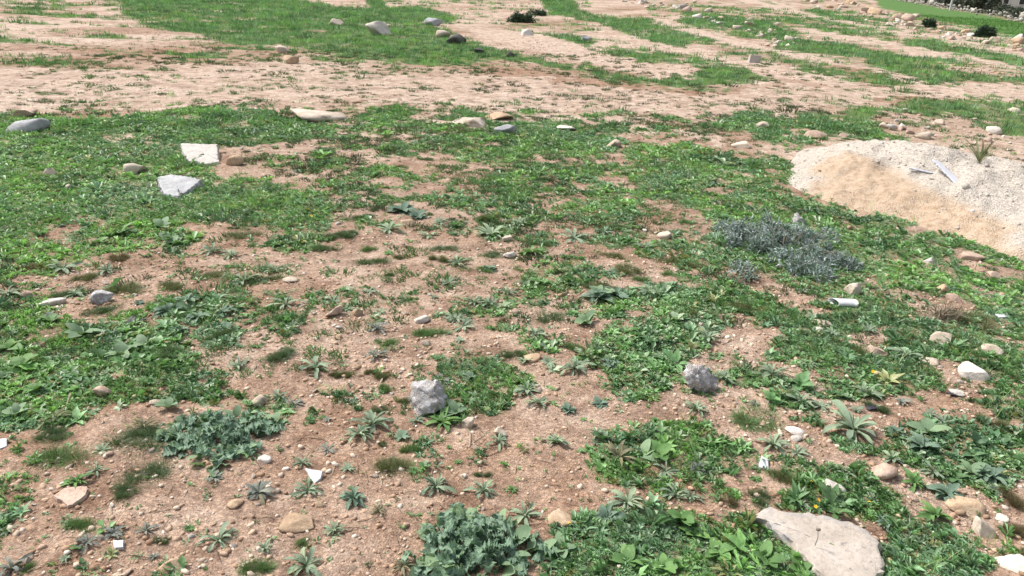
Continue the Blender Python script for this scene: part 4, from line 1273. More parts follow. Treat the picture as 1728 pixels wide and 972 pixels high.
    sc_ = ramp(nt, nz.outputs[0], [(.3, (.31, .22, .15)), (.48, (.46, .345, .245)), (.7, (.55, .44, .34))])
    a_ = attr(nt, "sand").outputs['Fac']
    c = mix(nt, a_, gr.outputs[0], sc_.outputs[0])
    nt.links.new(c, b.inputs['Base Color']); b.inputs['Roughness'].default_value = .95; b.inputs['Specular IOR Level'].default_value = .1
    bump(nt, mathn(nt, 'ADD', vo.outputs['Distance'], mathn(nt, 'MULTIPLY', nz2.outputs[0], .6)), .8, .012, b)
    # flip winding if the heap faces downwards
    a0, b0, c0 = V[T[:, 0]], V[T[:, 1]], V[T[:, 2]]
    if np.cross(b0 - a0, c0 - a0)[:, 2].mean() < 0: T = T[:, ::-1]
    root = empty("gravel_heap", tuple(V.mean(0) * np.array((1, 1, 0))))
    tag(root, "heap of whitish gravel with an orange sandy front at the right", "heap")
    inv = np.array(root.location)
    link("mound", mesh_np("mound", V - inv, T, (m,), attrs=dict(sand=sm)), root)
    # loose gravel on the heap
    protos = []
    for s in range(4):
        OV, OT = OCT; rr = np.random.default_rng(40 + s)
        protos.append((OV * rr.uniform(.7, 1.1, (6, 3)) * np.array((1, .85, .7)) + rr.normal(0, .1, (6, 3)), OT))
    k = 16000
    T_up = T[(hgt_[T] > .0).all(1)]
    ti = rng.integers(0, len(T_up), k * 2)
    w = sm[T_up[ti]].mean(1); keep = rng.random(k * 2) > w * .80
    ti = ti[keep][:k]; k = len(ti)
    bc = rng.dirichlet((1, 1, 1), k)
    P = (V[T_up[ti]] * bc[:, :, None]).sum(1) - inv
    base = np.array([(.53, .48, .42), (.47, .415, .36), (.58, .535, .485), (.45, .37, .30), (.34, .30, .265)])
    col = base[rng.choice(5, k, p=[.34, .26, .24, .12, .04])] * rng.uniform(.8, 1.1, k)[:, None]
    GV, GT, GC = merge(protos, rng.integers(0, 4, k), P[:, 0], P[:, 1], P[:, 2], rng.uniform(0, 6.28, k), np.clip(rng.lognormal(math.log(.0048), .5, k), .002, .022) * np.where(rng.random(k) < .012, rng.uniform(2.5, 5, k), 1), rng.normal(0, .5, k), col)
    gobj = link("gravel", mesh_np("gravel", GV, GT, (M_PEB,), GC, smooth=False), root)
    gobj["kind"] = "stuff"
    return V, inv
HV, _ = gravel_heap()
def heap_z(x, y):
    d = np.hypot(HV[:, 0] - x, HV[:, 1] - y)
    return HV[np.argmin(d), 2]
def heap_at(px, py):
    a, b, dep = project(HV[:, 0], HV[:, 1], HV[:, 2])
    i = np.argmin(np.hypot(a - px, b - py) + dep * 3)
    return HV[i]
# sheet lying on the heap
q = heap_at(1598, 300); k = mpp(q)
pts = np.array([(-20, 15), (-7, 13), (19, -9), (17, -17), (11, -14)]) * k * np.array((1, 2.6))
V, T = prism(pts, -.006, .006, .001, 3)
o = link("plastic_sheet", mesh_np("plastic_sheet", V, T, (M_SHEET,), attrs=dict(rim=np.zeros(len(V)))), loc=(q[0], q[1], q[2] + .03), rot=(R(24), R(6), R(-4)))
tag(o, "grey-white broken board lying on the gravel heap", "board")
q = heap_at(1552, 292); k = mpp(q)
V, T = prism(np.array([(-18, 5), (-17, 8), (18, -4), (17, -7)]) * k, -.004, .004, .0006, 5)
o = link("wood_lath", mesh_np("wood_lath", V, T, (M_SHEET,), attrs=dict(rim=np.zeros(len(V)))), loc=(q[0], q[1], q[2] + .014), rot=(R(20), 0, R(-8)))
tag(o, "thin grey lath lying on the gravel heap", "lath")

# ------------------------------------------------------------------ rosettes
LM = {}
ROS = dict(
 grey=((.185, .265, .165), (.310, .380, .275), "grey-green leafy rosette"),
 green=((.095, .205, .060), (.170, .300, .105), "fresh green leafy rosette"),
 blue=((.115, .195, .135), (.210, .290, .215), "blue-green leafy rosette"),
 purple=((.155, .180, .155), (.270, .285, .255), "purplish grey leafy rosette"),
 dry=((.150, .150, .085), (.260, .235, .150), "half-dry spidery rosette"))
ROS_MAT = {k: leaf_material("rosette_" + k, v[0], v[1], .18, .65, .25) for k, v in ROS.items()}
LEAF_MESH = {}
for kname in ROS:
    for i in range(4):
        prof = {'grey': 'spoon', 'green': 'lance', 'blue': 'round', 'purple': 'spoon', 'dry': 'lance'}[kname]
        wd_ = {'grey': .30, 'green': .28, 'blue': .46, 'purple': .34, 'dry': .14}[kname] * (0.85 + .1 * i)
        V, T = leaf(1.0, wd_, .55 + .12 * i, .9 + .15 * i, .35, 5, prof, .16, 60 + i)
        LEAF_MESH[kname, i] = mesh_np("leaf", V, T, (ROS_MAT[kname],))
ROS_MERGED = {}
def merged_rosette(kname, i):
    if (kname, i) not in ROS_MERGED:
        g = Geo(); rr = np.random.default_rng(i + 5)
        for n in range(15):
            V, T = leaf(rr.uniform(.6, 1.0), .26 if kname != 'blue' else .4, rr.uniform(.2, 1.0), .9, .35, 3, 'spoon' if kname in ('grey', 'purple') else 'lance', .15, n + i * 40)
            g.add(rotz(V, n * 2.399 + rr.uniform(-.3, .3)), T)
        V, T = g.get()
        ROS_MERGED[kname, i] = mesh_np("rosette", V, T, (ROS_MAT[kname],))
    return ROS_MERGED[kname, i]

def rosette(px, py, w, kname='grey', leaves=None, parts=True, pos=None):
    p = at(px, py) if pos is None else pos
    k = mpp(p); rad = w * k * .55
    if not parts:
        o = link("leaf_rosette", merged_rosette(kname, rnd.randrange(4)), loc=(p[0], p[1], p[2] + .002), rot=(rnd.gauss(0, .1), rnd.gauss(0, .1), rnd.uniform(0, 6.28)), scale=(rad, rad, rad * rnd.uniform(.7, 1.1)))
    else:
        o = empty("leaf_rosette", (p[0], p[1], p[2] + .002), (rnd.gauss(0, .08), rnd.gauss(0, .08), rnd.uniform(0, 6.28)))
        n = leaves or rnd.randint(17, 25)
        for i in range(n):
            t = i / n
            s = rad * (1.08 - .5 * t) * rnd.uniform(.62, 1.2)
            link("leaf", LEAF_MESH['dry' if rnd.random() < .10 and i < n * .5 else kname, rnd.randrange(4)], o, (0, 0, 0), (rnd.gauss(0, .25), .28 - .75 * t + rnd.gauss(0, .14), i * 2.399 + rnd.gauss(0, .25)), (s, s * rnd.uniform(.65, 1.05), s))
    tag(o, None, "plant", "leafy rosettes growing in the soil")
    later(o, px, py, ROS[kname][2])
    return o

ROSETTES = [
 (629, 718, 80), (606, 734, 60), (703, 711, 36), (843, 747, 46), (939, 747, 48), (1006, 733, 46), (736, 823, 62), (816, 830, 62), (596, 843, 58, 'blue'), (909, 683, 52), (889, 661, 58),
 (586, 793, 36), (639, 863, 42, 'dry'), (679, 958, 54, 'dry'), (1059, 850, 74), (1023, 877, 62, 'blue'), (1139, 837, 64), (886, 872, 72), (1043, 775, 96, 'dry'), (1123, 797, 54),
 (773, 781, 18, 'green'), (759, 790, 18, 'green'), (758, 756, 15, 'green'), (866, 827, 22, 'green'), (748, 715, 70, 'green'), (1006, 748, 30),
 (437, 833, 62, 'purple'), (520, 830, 58), (363, 808, 38, 'purple'), (370, 913, 70, 'grey'), (447, 928, 42), (247, 897, 46, 'purple'), (147, 918, 54, 'purple'), (193, 903, 48, 'purple'), (130, 815, 54, 'green'), (163, 795, 44),
 (93, 711, 74, 'dry'), (173, 761, 38), (470, 673, 42), (497, 683, 38, 'purple'), (553, 760, 36, 'purple'), (510, 783, 42), (553, 710, 22, 'purple'), (563, 897, 46), (320, 893, 26, 'green'), (260, 941, 28, 'purple'), (20, 961, 64, 'purple'), (13, 897, 34), (517, 957, 76, 'grey'), (243, 721, 64, 'dry'), (110, 945, 26),
 (533, 623, 64), (403, 619, 46), (483, 516, 60), (377, 529, 44, 'blue'), (377, 556, 42, 'blue'), (307, 559, 34, 'blue'), (360, 426, 44), (390, 433, 44), (463, 459, 54), (180, 459, 44), (107, 456, 60), (13, 499, 54), (413, 476, 60), (417, 546, 22, 'green'), (460, 556, 26, 'green'), (433, 586, 20, 'green'),
 (313, 514, 64, 'blue'), (285, 528, 50, 'blue'), (335, 538, 46, 'blue'), (127, 499, 44), (563, 509, 32), (680, 357, 60, 'blue'), (706, 366, 44, 'blue'), (656, 389, 62), (743, 376, 34), (723, 399, 44), (829, 398, 72), (876, 379, 44), (896, 429, 60, 'green'), (773, 446, 44), (826, 454, 34, 'blue'), (756, 479, 38), (859, 496, 46), (886, 481, 34), (826, 516, 50), (800, 512, 44), (850, 520, 40),
 (733, 503, 22), (783, 553, 52), (636, 556, 44, 'purple'), (633, 603, 48, 'purple'), (776, 576, 28), (769, 539, 44), (903, 566, 54), (926, 613, 40), (969, 623, 62), (969, 403, 60), (1019, 393, 44), (1033, 461, 34), (993, 469, 34), (1096, 496, 44), (1089, 419, 44), (583, 523, 34), (643, 528, 28), (623, 493, 30), (656, 428, 22, 'green'), (1009, 506, 60, 'blue'), (960, 479, 34), (1040, 500, 56, 'blue'),
 (1175, 693, 54), (1305, 753, 64), (1439, 727, 118, 'grey'), (1462, 667, 64), (1385, 687, 38), (1445, 693, 34), (1522, 680, 38, 'purple'), (1592, 713, 40), (1719, 730, 44), (1505, 777, 44), (1512, 733, 44, 'blue'), (1579, 873, 62, 'green'), (1495, 887, 56, 'blue'), (1165, 840, 46), (1599, 837, 64, 'blue'), (1542, 817, 56, 'green'), (1575, 800, 54, 'grey'), (1672, 807, 64, 'blue'), (1679, 830, 38), (1555, 757, 66, 'blue'), (1352, 680, 60, 'grey'), (1345, 767, 54), (1275, 810, 24, 'green'), (1425, 800, 46), (1460, 815, 44),
 (1302, 633, 72), (1465, 559, 40), (1405, 563, 40), (1515, 546, 44), (1195, 573, 54), (1222, 640, 48), (1529, 603, 64), (1355, 493, 30, 'purple'), (1265, 469, 44), (1302, 599, 34, 'purple'), (1660, 560, 40, 'dry'), (1570, 700, 34),
]
for t in ROSETTES:
    px, py, w = t[:3]; kn = t[3] if len(t) > 3 else 'grey'
    big = w > 40 and py > 420
    rosette(px, py, w, kn, 26 if w > 90 else None, parts=big)

# more, smaller, over the half-bare ground
xs, ys, rs_ = sample_ground(900, 2.3, 8.5, 36, .5)
ps, cs = cover_prob(xs, ys); okh = heap_free(xs, ys); cnt = 0
taken = [(t[0], t[1]) for t in ROSETTES]
for x, y, p, c, ok in zip(xs, ys, ps, cs, okh):
    if cnt >= 90: break
    px, py, _ = project(x, y, 0.0); px, py = float(px), float(py)
    if not ok or not (0 < px < 1728 and 240 < py < 972): continue
    if rnd.random() > (.35 + .4 * (p > .2)) or min(math.hypot(a - px, b - py) for a, b in taken) < 34: continue
    if in_poly(np.array([px]), np.array([py]), SLAB_PX)[0]: continue
    kn = rnd.choices(['grey', 'green', 'blue', 'purple', 'dry'], [.42, .26, .18, .08, .06])[0]
    pos = np.array((x, y, hz(x, y))); w = rnd.uniform(.05, .11) / mpp(pos)
    taken.append((px, py)); rosette(px, py, w, kn, parts=False, pos=pos); cnt += 1

# ------------------------------------------------------------------ fine grass tufts
TUFT = dict(green=((.150, .260, .105), "bright green grass tuft"), dark=((.105, .175, .085), "dark green grass tuft"),
            olive=((.165, .190, .090), "olive grass tuft"), brown=((.170, .140, .080), "brownish grass tuft"))
TUFT_MESH = {}
for kn, (c, _) in TUFT.items():
    for i in range(5):
        rr = np.random.default_rng(400 + i * 9 + len(kn))
        V = []; T = []; C = []
        lob = [(rr.uniform(-.85, .85), rr.uniform(-.55, .55), rr.uniform(.14, .5)) for _ in range(7)]
        for b_ in range(1900):
            cx, cy, s = lob[rr.integers(0, 7)]
            rad = rr.random() ** .85 * s * 1.45; a = rr.uniform(0, 6.283)
            bx, by = cx + math.cos(a) * rad, cy + math.sin(a) * rad * .7
            h = (.62 - .24 * min(rad / s, 1.3) ** 2) * rr.uniform(.35, 1.35)
            out_ = .28 * rad / s + .1
            dx, dy = math.cos(a) * out_ + rr.normal() * .12, math.sin(a) * out_ + rr.normal() * .12
            w_ = .0145; pa = rr.uniform(0, 3.14); k_ = len(V)
            V += [(bx - math.cos(pa) * w_, by - math.sin(pa) * w_, -.03), (bx + math.cos(pa) * w_, by + math.sin(pa) * w_, -.03), (bx + dx, by + dy, h)]
            T.append((k_, k_ + 1, k_ + 2))
            cc = np.array(c) * rr.uniform(.6, 1.45)
            if rr.random() < .17: cc = np.array((.19, .15, .075)) * rr.uniform(.7, 1.2)
            C += [cc] * 3
        TUFT_MESH[kn, i] = mesh_np("grass_tuft", np.array(V), np.array(T), (M_GRASS,), np.array(C))
def tuft(px, py, w, kn='green', pos=None, hs=1.0):
    p = at(px, py) if pos is None else pos
    k = mpp(p); s = w * k * .46
    o = link("grass_tuft", TUFT_MESH[kn, rnd.randrange(5)], loc=(p[0], p[1], p[2] - .002), rot=(0, 0, math.atan2(-p[0], p[1]) + rnd.choice((0, math.pi)) + rnd.gauss(0, .3)), scale=(s * rnd.uniform(.75, 1.15), s * rnd.uniform(.6, 1.25), min(s, .052) * rnd.uniform(.7, 1.0) * hs))
    tag(o, None, "grass tuft", "fine grass tufts on the soil")
    later(o, px, py, TUFT[kn][1])
TUFTS = [
 (619, 423, 32), (629, 443, 54, 'dark'), (656, 465, 22, 'dark'), (676, 435, 24, 'olive'), (739, 438, 36, 'olive'), (773, 440, 32), (589, 396, 34, 'dark'), (729, 563, 54), (656, 581, 42), (973, 591, 46), (1059, 456, 50, 'olive'), (1033, 433, 46, 'olive'), (1013, 488, 74, 'olive'), (1129, 443, 54, 'olive'), (1139, 464, 34), (899, 479, 46), (866, 336, 50, 'dark'), (829, 368, 44, 'olive'), (899, 363, 46, 'olive'), (929, 538, 62, 'dark'), (849, 543, 26, 'brown'), (649, 636, 34, 'olive'), (626, 629, 30, 'olive'), (589, 633, 32, 'olive'), (866, 599, 38, 'dark'), (909, 411, 44, 'dark'),
 (150, 469, 50, 'olive'), (290, 483, 54, 'olive'), (360, 466, 74, 'olive'), (433, 476, 44, 'dark'), (200, 436, 40, 'brown'), (417, 398, 62, 'olive'), (567, 398, 34, 'dark'), (547, 421, 40, 'dark'), (207, 489, 64, 'olive'), (120, 496, 74, 'dark'), (477, 598, 56, 'dark'), (367, 569, 62, 'dark'), (280, 599, 64, 'dark'), (573, 633, 32, 'olive'), (180, 524, 70, 'dark'), (60, 452, 60, 'brown'),
 (110, 773, 94), (233, 747, 86, 'dark'), (247, 801, 84, 'dark'), (212, 831, 48, 'dark'), (90, 738, 64, 'dark'), (433, 960, 60), (273, 913, 32, 'dark'), (510, 917, 36), (133, 887, 62), (50, 957, 34), (693, 760, 40), (646, 750, 20, 'dark'), (649, 657, 30), (816, 803, 30, 'dark'), (686, 677, 38, 'olive'), (643, 693, 32, 'dark'), (666, 790, 64, 'olive'),
 (1279, 710, 86, 'green'), (1282, 843, 48, 'dark'), (1325, 807, 62, 'olive'), (1702, 843, 66, 'brown'), (1715, 897, 66, 'brown'), (1225, 847, 40, 'brown'), (1672, 713, 54, 'olive'), (1645, 543, 76, 'olive'), (1429, 586, 64, 'olive'), (1545, 579, 44, 'brown'), (1175, 449, 44, 'olive'), (1262, 459, 64, 'olive'), (1185, 533, 50, 'olive'), (1480, 690, 40, 'dark'), (1250, 520, 44, 'olive'),
]
for t in TUFTS: tuft(t[0], t[1], t[2], t[3] if len(t) > 3 else 'green')
xs, ys, rs_ = sample_ground(3500, 4.0, 15, 36, .4)
ps, cs = cover_prob(xs, ys); okh = heap_free(xs, ys); cnt = 0
taken = [(t[0], t[1]) for t in TUFTS]
for x, y, p, c, ok in zip(xs, ys, ps, cs, okh):
    if cnt >= 130: break
    px, py, _ = project(x, y, 0.0); px, py = float(px), float(py)
    if not ok or not (0 < px < 1728 and 60 < py < 640) or c > .85: continue
    zone = (.9 if 250 < py < 480 and 500 < px < 1250 else .35) if py > 190 else .8
    if rnd.random() > zone or min(math.hypot(a - px, (b - py) * 2) for a, b in taken) < 26: continue
    kn = rnd.choices(['green', 'dark', 'olive', 'brown'], [.25, .35, .28, .12])[0]
    pos = np.array((x, y, hz(x, y))); taken.append((px, py))
    tuft(px, py, rnd.uniform(.07, .17) / mpp(pos), kn, pos, .7); cnt += 1

# ------------------------------------------------------------------ plants with large pale leaves
M_BIG = leaf_material("big_leaf", (.150, .250, .130), (.250, .350, .215), .22, .6, .3, 25)
M_BIGG = leaf_material("big_leaf_green", (.105, .225, .065), (.180, .320, .110), .22, .55, .3, 25)
BIG = {}
for i in range(3):
    for j, mm in enumerate((M_BIG, M_BIGG)):
        V, T = leaf(1.0, .72 - .1 * i, .75, .8, .2, 6, 'round', .10, 90 + i)
        BIG[i, j] = mesh_np("leaf", V, T, (mm,))
# ------------------------------------------------------------------ curly milk-thistle clumps
M_THIS = leaf_material("thistle_leaf", (.070, .155, .078), (.145, .260, .145), .2, .5, .35, 9, vein=(.46, .58, .50))
THIS_LEAF = []
for i in range(4):
    V, T = leaf(1.0, .80 + .08 * i, .7, 1.6, .3, 12, 'lobed', .60, 80 + i)
    THIS_LEAF.append(mesh_np("leaf", V, T, (M_THIS,)))
def thistle_clump(px, py, w, h, n, label, size=.044):
    p = at(px, py); k = mpp(p); a = w * k * .5; b = a * .8
    root = empty("thistle_clump", tuple(p)); tag(root, label, "plant", "curly thistle clumps")
    for i in range(n):
        an = rnd.uniform(0, 6.283)
        edge = .86 + .18 * math.sin(an * 3 + px) + .12 * math.sin(an * 7 + py)
        rad = rnd.random() ** .6 * edge * 1.12
        x, y = math.cos(an) * rad * a, math.sin(an) * rad * b
        bump_ = .55 + .45 * math.sin(x * 60 + px) * math.cos(y * 55 + py)
        z = max(0, (1 - rad ** 2)) * h * bump_ * rnd.uniform(.2, 1.0)
        s = size * rnd.uniform(.65, 1.2) * (1.25 if rad > .7 else 1)
        me_ = BIG[rnd.randrange(3), 0] if rad > .72 and rnd.random() < .55 else THIS_LEAF[rnd.randrange(4)]
        link("leaf", me_, root, (x - math.cos(an) * s * .4, y - math.sin(an) * s * .4, z), (rnd.gauss(0, .4), rnd.uniform(-.5, .35), an + rnd.gauss(0, .6)), s)
thistle_clump(370, 740, 205, .085, 270, "curly blue-green spiny thistle clump at the lower left")
thistle_clump(800, 925, 215, .095, 290, "curly blue-green spiny thistle clump at the bottom centre")

def broadleaf(px, py, w, n, label, j=0):
    p = at(px, py); k = mpp(p)
    root = empty("broadleaf_plant", tuple(p), (0, 0, rnd.uniform(0, 6.28)))
    tag(root, label, "plant", "plants with large leaves")
    for i in range(n):
        s = w * k * rnd.uniform(.5, .85)
        link("leaf", BIG[rnd.randrange(3), j], root, (0, 0, .004), (rnd.gauss(0, .2), rnd.uniform(-.35, .2), i * 2.399 + rnd.gauss(0, .3)), s)
for px, py, w, n, lb, j in [
  (246, 585, 42, 5, "plant with two big upright pale leaves in the left weeds", 0), (138, 566, 44, 6, "large-leaved plant left of the big pale leaves", 0),
  (205, 600, 40, 6, "large-leaved plant in front of the big pale leaves", 0), (285, 690, 34, 6, "plant with round leaves behind the left thistle clump", 0),
  (275, 385, 38, 6, "large pale-leaved plant below the pale grey block", 0), (290, 412, 34, 6, "large pale-leaved plant at the edge of the left weeds", 0),
  (205, 395, 34, 6, "broad-leaved plant in the left weeds above bare soil", 1), (170, 410, 26, 6, "small broad-leaved plant left of another in weeds", 1),
  (85, 545, 34, 6, "broad-leaved plant below the low white stone", 1), (15, 590, 40, 6, "bright broad-leaved plant at the left edge", 1), (40, 620, 40, 6, "bright broad-leaved plant in front of the left-edge one", 1),
  (60, 660, 36, 7, "broad-leaved green plant in the lower left weeds", 1), (5, 640, 30, 5, "round-leaved plant cut by the left edge", 0), (30, 700, 36, 6, "round-leaved plant at the left edge above the tile shard", 0),
  (322, 522, 36, 5, "blue-green broad-leaved plant on soil right of the grey stone", 0),
  (1110, 770, 44, 6, "broad-leaved plant on the green patch at bottom centre", 1), (1150, 880, 46, 6, "broad-leaved plant left of the concrete slab", 1), (1170, 905, 40, 6, "broad-leaved plant just in front of another left of the slab", 1),
  (945, 930, 42, 5, "broad grey-leaved plant right of the bottom thistle clump", 0), (1210, 935, 46, 7, "big green leafy plant at the bottom, left of the slab", 1), (1290, 945, 46, 7, "big green leafy plant in front of the slab's left end", 1),
  (1350, 965, 46, 7, "big green leafy plant at the bottom before the slab", 1), (1060, 950, 44, 7, "broad-leaved plant at the bottom centre right", 1), (1120, 960, 44, 7, "broad-leaved plant at the bottom beside another", 1),
  (770, 700, 40, 7, "dark large-leaved plant at the right of the grey lichened rock", 0), (1415, 945, 34, 4, "pointed leaf plant rising before the slab", 1),
  (1085, 770, 40, 4, "plant with one blue-grey broad leaf at bottom centre", 0), (1565, 730, 44, 6, "large blue-leaved plant on the right weeds", 0), (1640, 800, 40, 5, "broad blue-green plant near the right edge", 0),
  (1245, 930, 40, 6, "leafy plant between two others before the slab", 1), (1010, 500, 36, 6, "large-leaved plant below the olive grass tuft", 0), (990, 545, 36, 6, "large-leaved plant at the left edge of the green slope", 0)]:
    broadleaf(px, py, w, n, lb, j)

# ------------------------------------------------------------------ yellow flowers
M_YEL = plain("yellow_petal", (.80, .50, .02), .6, .3, .1, 30, 0)
M_STEM = plain("flower_stem", (.09, .16, .04), .7, .2, .2, 30, 0)
g = Geo()
for i in range(12):
    V, T = leaf(.5, .24, .35, .3, .1, 2, 'round', 0, i); g.add(rotz(V, i * 6.283 / 12), T)
FLV, FLT = g.get()
PETAL = mesh_np("petals", FLV, FLT, (M_YEL,))
V, T = ICOS[1]; EYE = mesh_np("flower_eye", V * np.array((.16, .16, .10)) + np.array((0, 0, .06)), T, (plain("flower_eye", (.55, .25, .02), .8, .2, .1, 40, 0),))
def tube(pts, r0, r1, n=5):
    V = []; T = []
    pts = [np.array(p, float) for p in pts]
    for i, p in enumerate(pts):
        d = (pts[min(i + 1, len(pts) - 1)] - pts[max(i - 1, 0)]); d /= np.linalg.norm(d) + 1e-9
        a = np.cross(d, (0.3, .9, .2)); a /= np.linalg.norm(a); b = np.cross(d, a)
        r = r0 + (r1 - r0) * i / (len(pts) - 1)
        for k in range(n):
            an = 6.283 * k / n; V.append(p + r * (math.cos(an) * a + math.sin(an) * b))
    for i in range(len(pts) - 1):
        for k in range(n):
            j = (k + 1) % n
            T += [(i * n + k, i * n + j, (i + 1) * n + j), (i * n + k, (i + 1) * n + j, (i + 1) * n + k)]
    return np.array(V), np.array(T)
V, T = tube([(0, 0, 0), (.1, .05, 1.2), (0, 0, 2.4)], .08, .05)
FSTEM = mesh_np("stem", V, T, (M_STEM,))
for px, py, lb in [(239, 620, "yellow flower before the big pale leaves"), (87, 583, "yellow flower among left-edge weeds"), (525, 368, "yellow flower at the right edge of the left weeds"), (960, 889, "yellow flower beside the bottom tan stone"),
                   (1368, 818, "yellow flower left of the white stone behind the slab"), (1380, 850, "yellow flower just behind the concrete slab, upper"), (1375, 861, "yellow flower just behind the concrete slab, lower"), (1465, 853, "pale yellow flower behind the slab's right end"),
                   (1472, 632, "yellow flower beside the small orange-tan stone"), (1648, 446, "yellow flower on the slope below the heap")]:
    p = at(px, py, .04); k = mpp(p); s = 7 * k
    root = empty("yellow_flower", (p[0], p[1], hz(p[0], p[1])), (0, 0, rnd.uniform(0, 6)))
    tag(root, lb, "flower", "yellow flowers in the weeds")
    hgt = .055
    link("stem", FSTEM, root, (0, 0, 0), None, (hgt / 2.4,) * 3)
    e = link("petals", PETAL, root, (0, 0, hgt), (-R(30), 0, -math.radians(0)), s); link("flower_eye", EYE, root, (0, 0, hgt), (-R(30), 0, 0), s)

# ------------------------------------------------------------------ shrubs
M_BLUESH = tint_material("blue_shrub_leaf", .12, .6, .3, .3)
M_TWIG = plain("twig", (.20, .17, .13), .85, .2, .25, 30, .3)
def spiny_shrub(px, py, w, hgt, n, cols, name, label, ecc=.55, wid=.012, ln=(.03, .07), twigs=14):
    p = at(px, py); k = mpp(p); a = w * k * .5; b = a * ecc
    rr = np.random.default_rng(int(px))
    root = empty(name, tuple(p), (0, 0, math.atan2(-p[0], p[1]) - R(12) if w > 100 else 0)); tag(root, label, "shrub")
    V = []; T = []; C = []
    lob = [(rr.uniform(-.75, .75), rr.uniform(-.5, .5), rr.uniform(.25, .5), rr.uniform(.55, 1.0)) for _ in range(14)]
    if w > 100:
        lob = [(q_, rr.normal() * .62 * (1 - .5 * abs(q_)) - .15 * q_, rr.uniform(.06, .24), rr.uniform(.25, 1.0)) for q_ in np.clip(rr.choice([-.62, -.1, .5], 46) + rr.normal(0, .24, 46), -1.05, 1.05)]
    for i in range(n):
        l = lob[rr.integers(0, len(lob))]
        d = rr.normal(size=3); d[2] = abs(d[2]); d /= np.linalg.norm(d)
        q = rr.uniform(.55, 1.0)
        x = (l[0] + d[0] * l[2] * q) * a; y = (l[1] + d[1] * l[2] * q) * b; z = d[2] * q * hgt * l[3] + .005
        L = rr.uniform(*ln); e = rr.normal(size=3) * 1.1 + d * .6 + np.array((0, 0, .15)); e /= np.linalg.norm(e)
        s_ = np.cross(e, rr.normal(size=3)); s_ /= np.linalg.norm(s_)
        m = len(V); o_ = np.array((x, y, z))
        V += [o_ - s_ * wid * .5, o_ + s_ * wid * .5, o_ + e * L]
        T.append((m, m + 1, m + 2))
        C += [np.array(cols[rr.integers(0, len(cols))]) * rr.uniform(.65, 1.3)] * 3
    link("foliage", mesh_np("foliage", np.array(V), np.array(T), (M_BLUESH,), np.array(C)), root)
    for i in range(twigs):
        l = lob[i % len(lob)]
        x, y = l[0] * a * .9, l[1] * b * .9
        TV, TT = tube([(x * .5, y * .5, 0), (x * .8, y * .8, hgt * .5), (x + rr.normal() * .03, y + rr.normal() * .03, hgt * l[3])], .004, .0015, 4)
        link("stem", mesh_np("stem", TV, TT, (M_TWIG,)), root)
    return root
spiny_shrub(1322, 426, 225, .15, 11000, [(.23, .29, .285), (.31, .365, .36), (.12, .20, .12), (.42, .47, .47)], "blue_shrub", "sprawling blue-grey spiny shrub on the green slope", 1.25, .010, (.015, .05), 40)
DK = [(.045, .085, .045), (.07, .12, .055), (.03, .055, .035)]
spiny_shrub(880, 38, 46, .42, 1500, DK, "dark_bush", "dark green bush at the top, behind the white upright rock", .7, .05, (.05, .14), 4)
spiny_shrub(905, 26, 34, .32, 700, DK, "dark_bush", "smaller dark bush right behind the top dark bush", .7, .05, (.05, .12), 3)
spiny_shrub(1565, 46, 24, .42, 1500, DK, "dark_bush", "round dark bush in the rubble below the green field", .8, .06, (.08, .2), 3)
spiny_shrub(1661, 63, 34, .42, 2000, DK, "dark_bush", "long dark bush in the rubble at far right", .6, .06, (.08, .2), 3)
spiny_shrub(1600, 540, 70, .08, 260, [(.30, .25, .19), (.22, .18, .13)], "dry_plant", "dry grey twiggy plant on the right slope", .6, .004, (.05, .12), 8)
spiny_shrub(1475, 298, 26, .06, 300, [(.24, .19, .13), (.18, .14, .09)], "dry_tuft", "brown dry tuft on the sandy side of the heap", .6, .006, (.02, .05), 2)

# spiky plant at the back of the heap
M_AGAVE = leaf_material("spiky_leaf", (.14, .17, .08), (.24, .25, .13), .15, .6, .3)
AG = [mesh_np("leaf", *leaf(1.0, .07, 2.2, .5, .5, 5, 'lance', .02, 120 + i), (M_AGAVE,)) for i in range(3)]
q = heap_at(1652, 276); k = mpp(q)
root = empty("spiky_plant", tuple(q + np.array((0, 0, .0)))); tag(root, "spiky upright plant with sword leaves on the back of the gravel heap", "plant")
for i in range(16):
    link("leaf", AG[i % 3], root, (0, 0, 0), (rnd.gauss(0, .12), rnd.uniform(-.35, .3), i * 2.399), 52 * k * rnd.uniform(.6, 1.15))
V, T = tube([(0, 0, 0), (.004, 0, .03), (0, .003, .06)], .0015, .001)
p = at(1372, 935)
root = empty("seed_stalk", (p[0], p[1], p[2] + .035)); tag(root, "thin dark seed stalk standing before the concrete slab", "plant")
link("stem", mesh_np("stem", V, T, (M_TWIG,)), root)
V, T = rock_verts(1, 5, 3, 0, .3); link("seed_head", mesh_np("seed_head", V * .014 + np.array((0, 0, .062)), T, (M_TWIG,)), root)

# ------------------------------------------------------------------ beyond the field: wall, pole, olive trees, houses
def wall_pt(t, s=0.0):
    q = W0[:2] + wd * t + wn_ * s
    return np.array((q[0], q[1], hz(q[0], q[1])))
WL = float(np.linalg.norm((W1 - W0)[:2]))
V_, T_ = [], []
protos = [rock_verts(1, 900 + i, 6, 0, .3) for i in range(4)]
k = 620
tt = rng.uniform(-25, WL + 22, k); so = rng.normal(0.1, .35, k); hh_ = rng.uniform(0, .35, k) * (np.abs(so) < .35)
P = W0[:2][None] + wd[None] * tt[:, None] + wn_[None] * so[:, None]
V, T, C = merge(protos, rng.integers(0, 4, k), P[:, 0], P[:, 1], Hh(P[:, 0], P[:, 1]) + .08 + hh_, rng.uniform(0, 6.28, k), rng.lognormal(math.log(.12), .45, k), rng.normal(0, .3, k), np.array((.42, .39, .35)) * rng.uniform(.7, 1.2, k)[:, None])
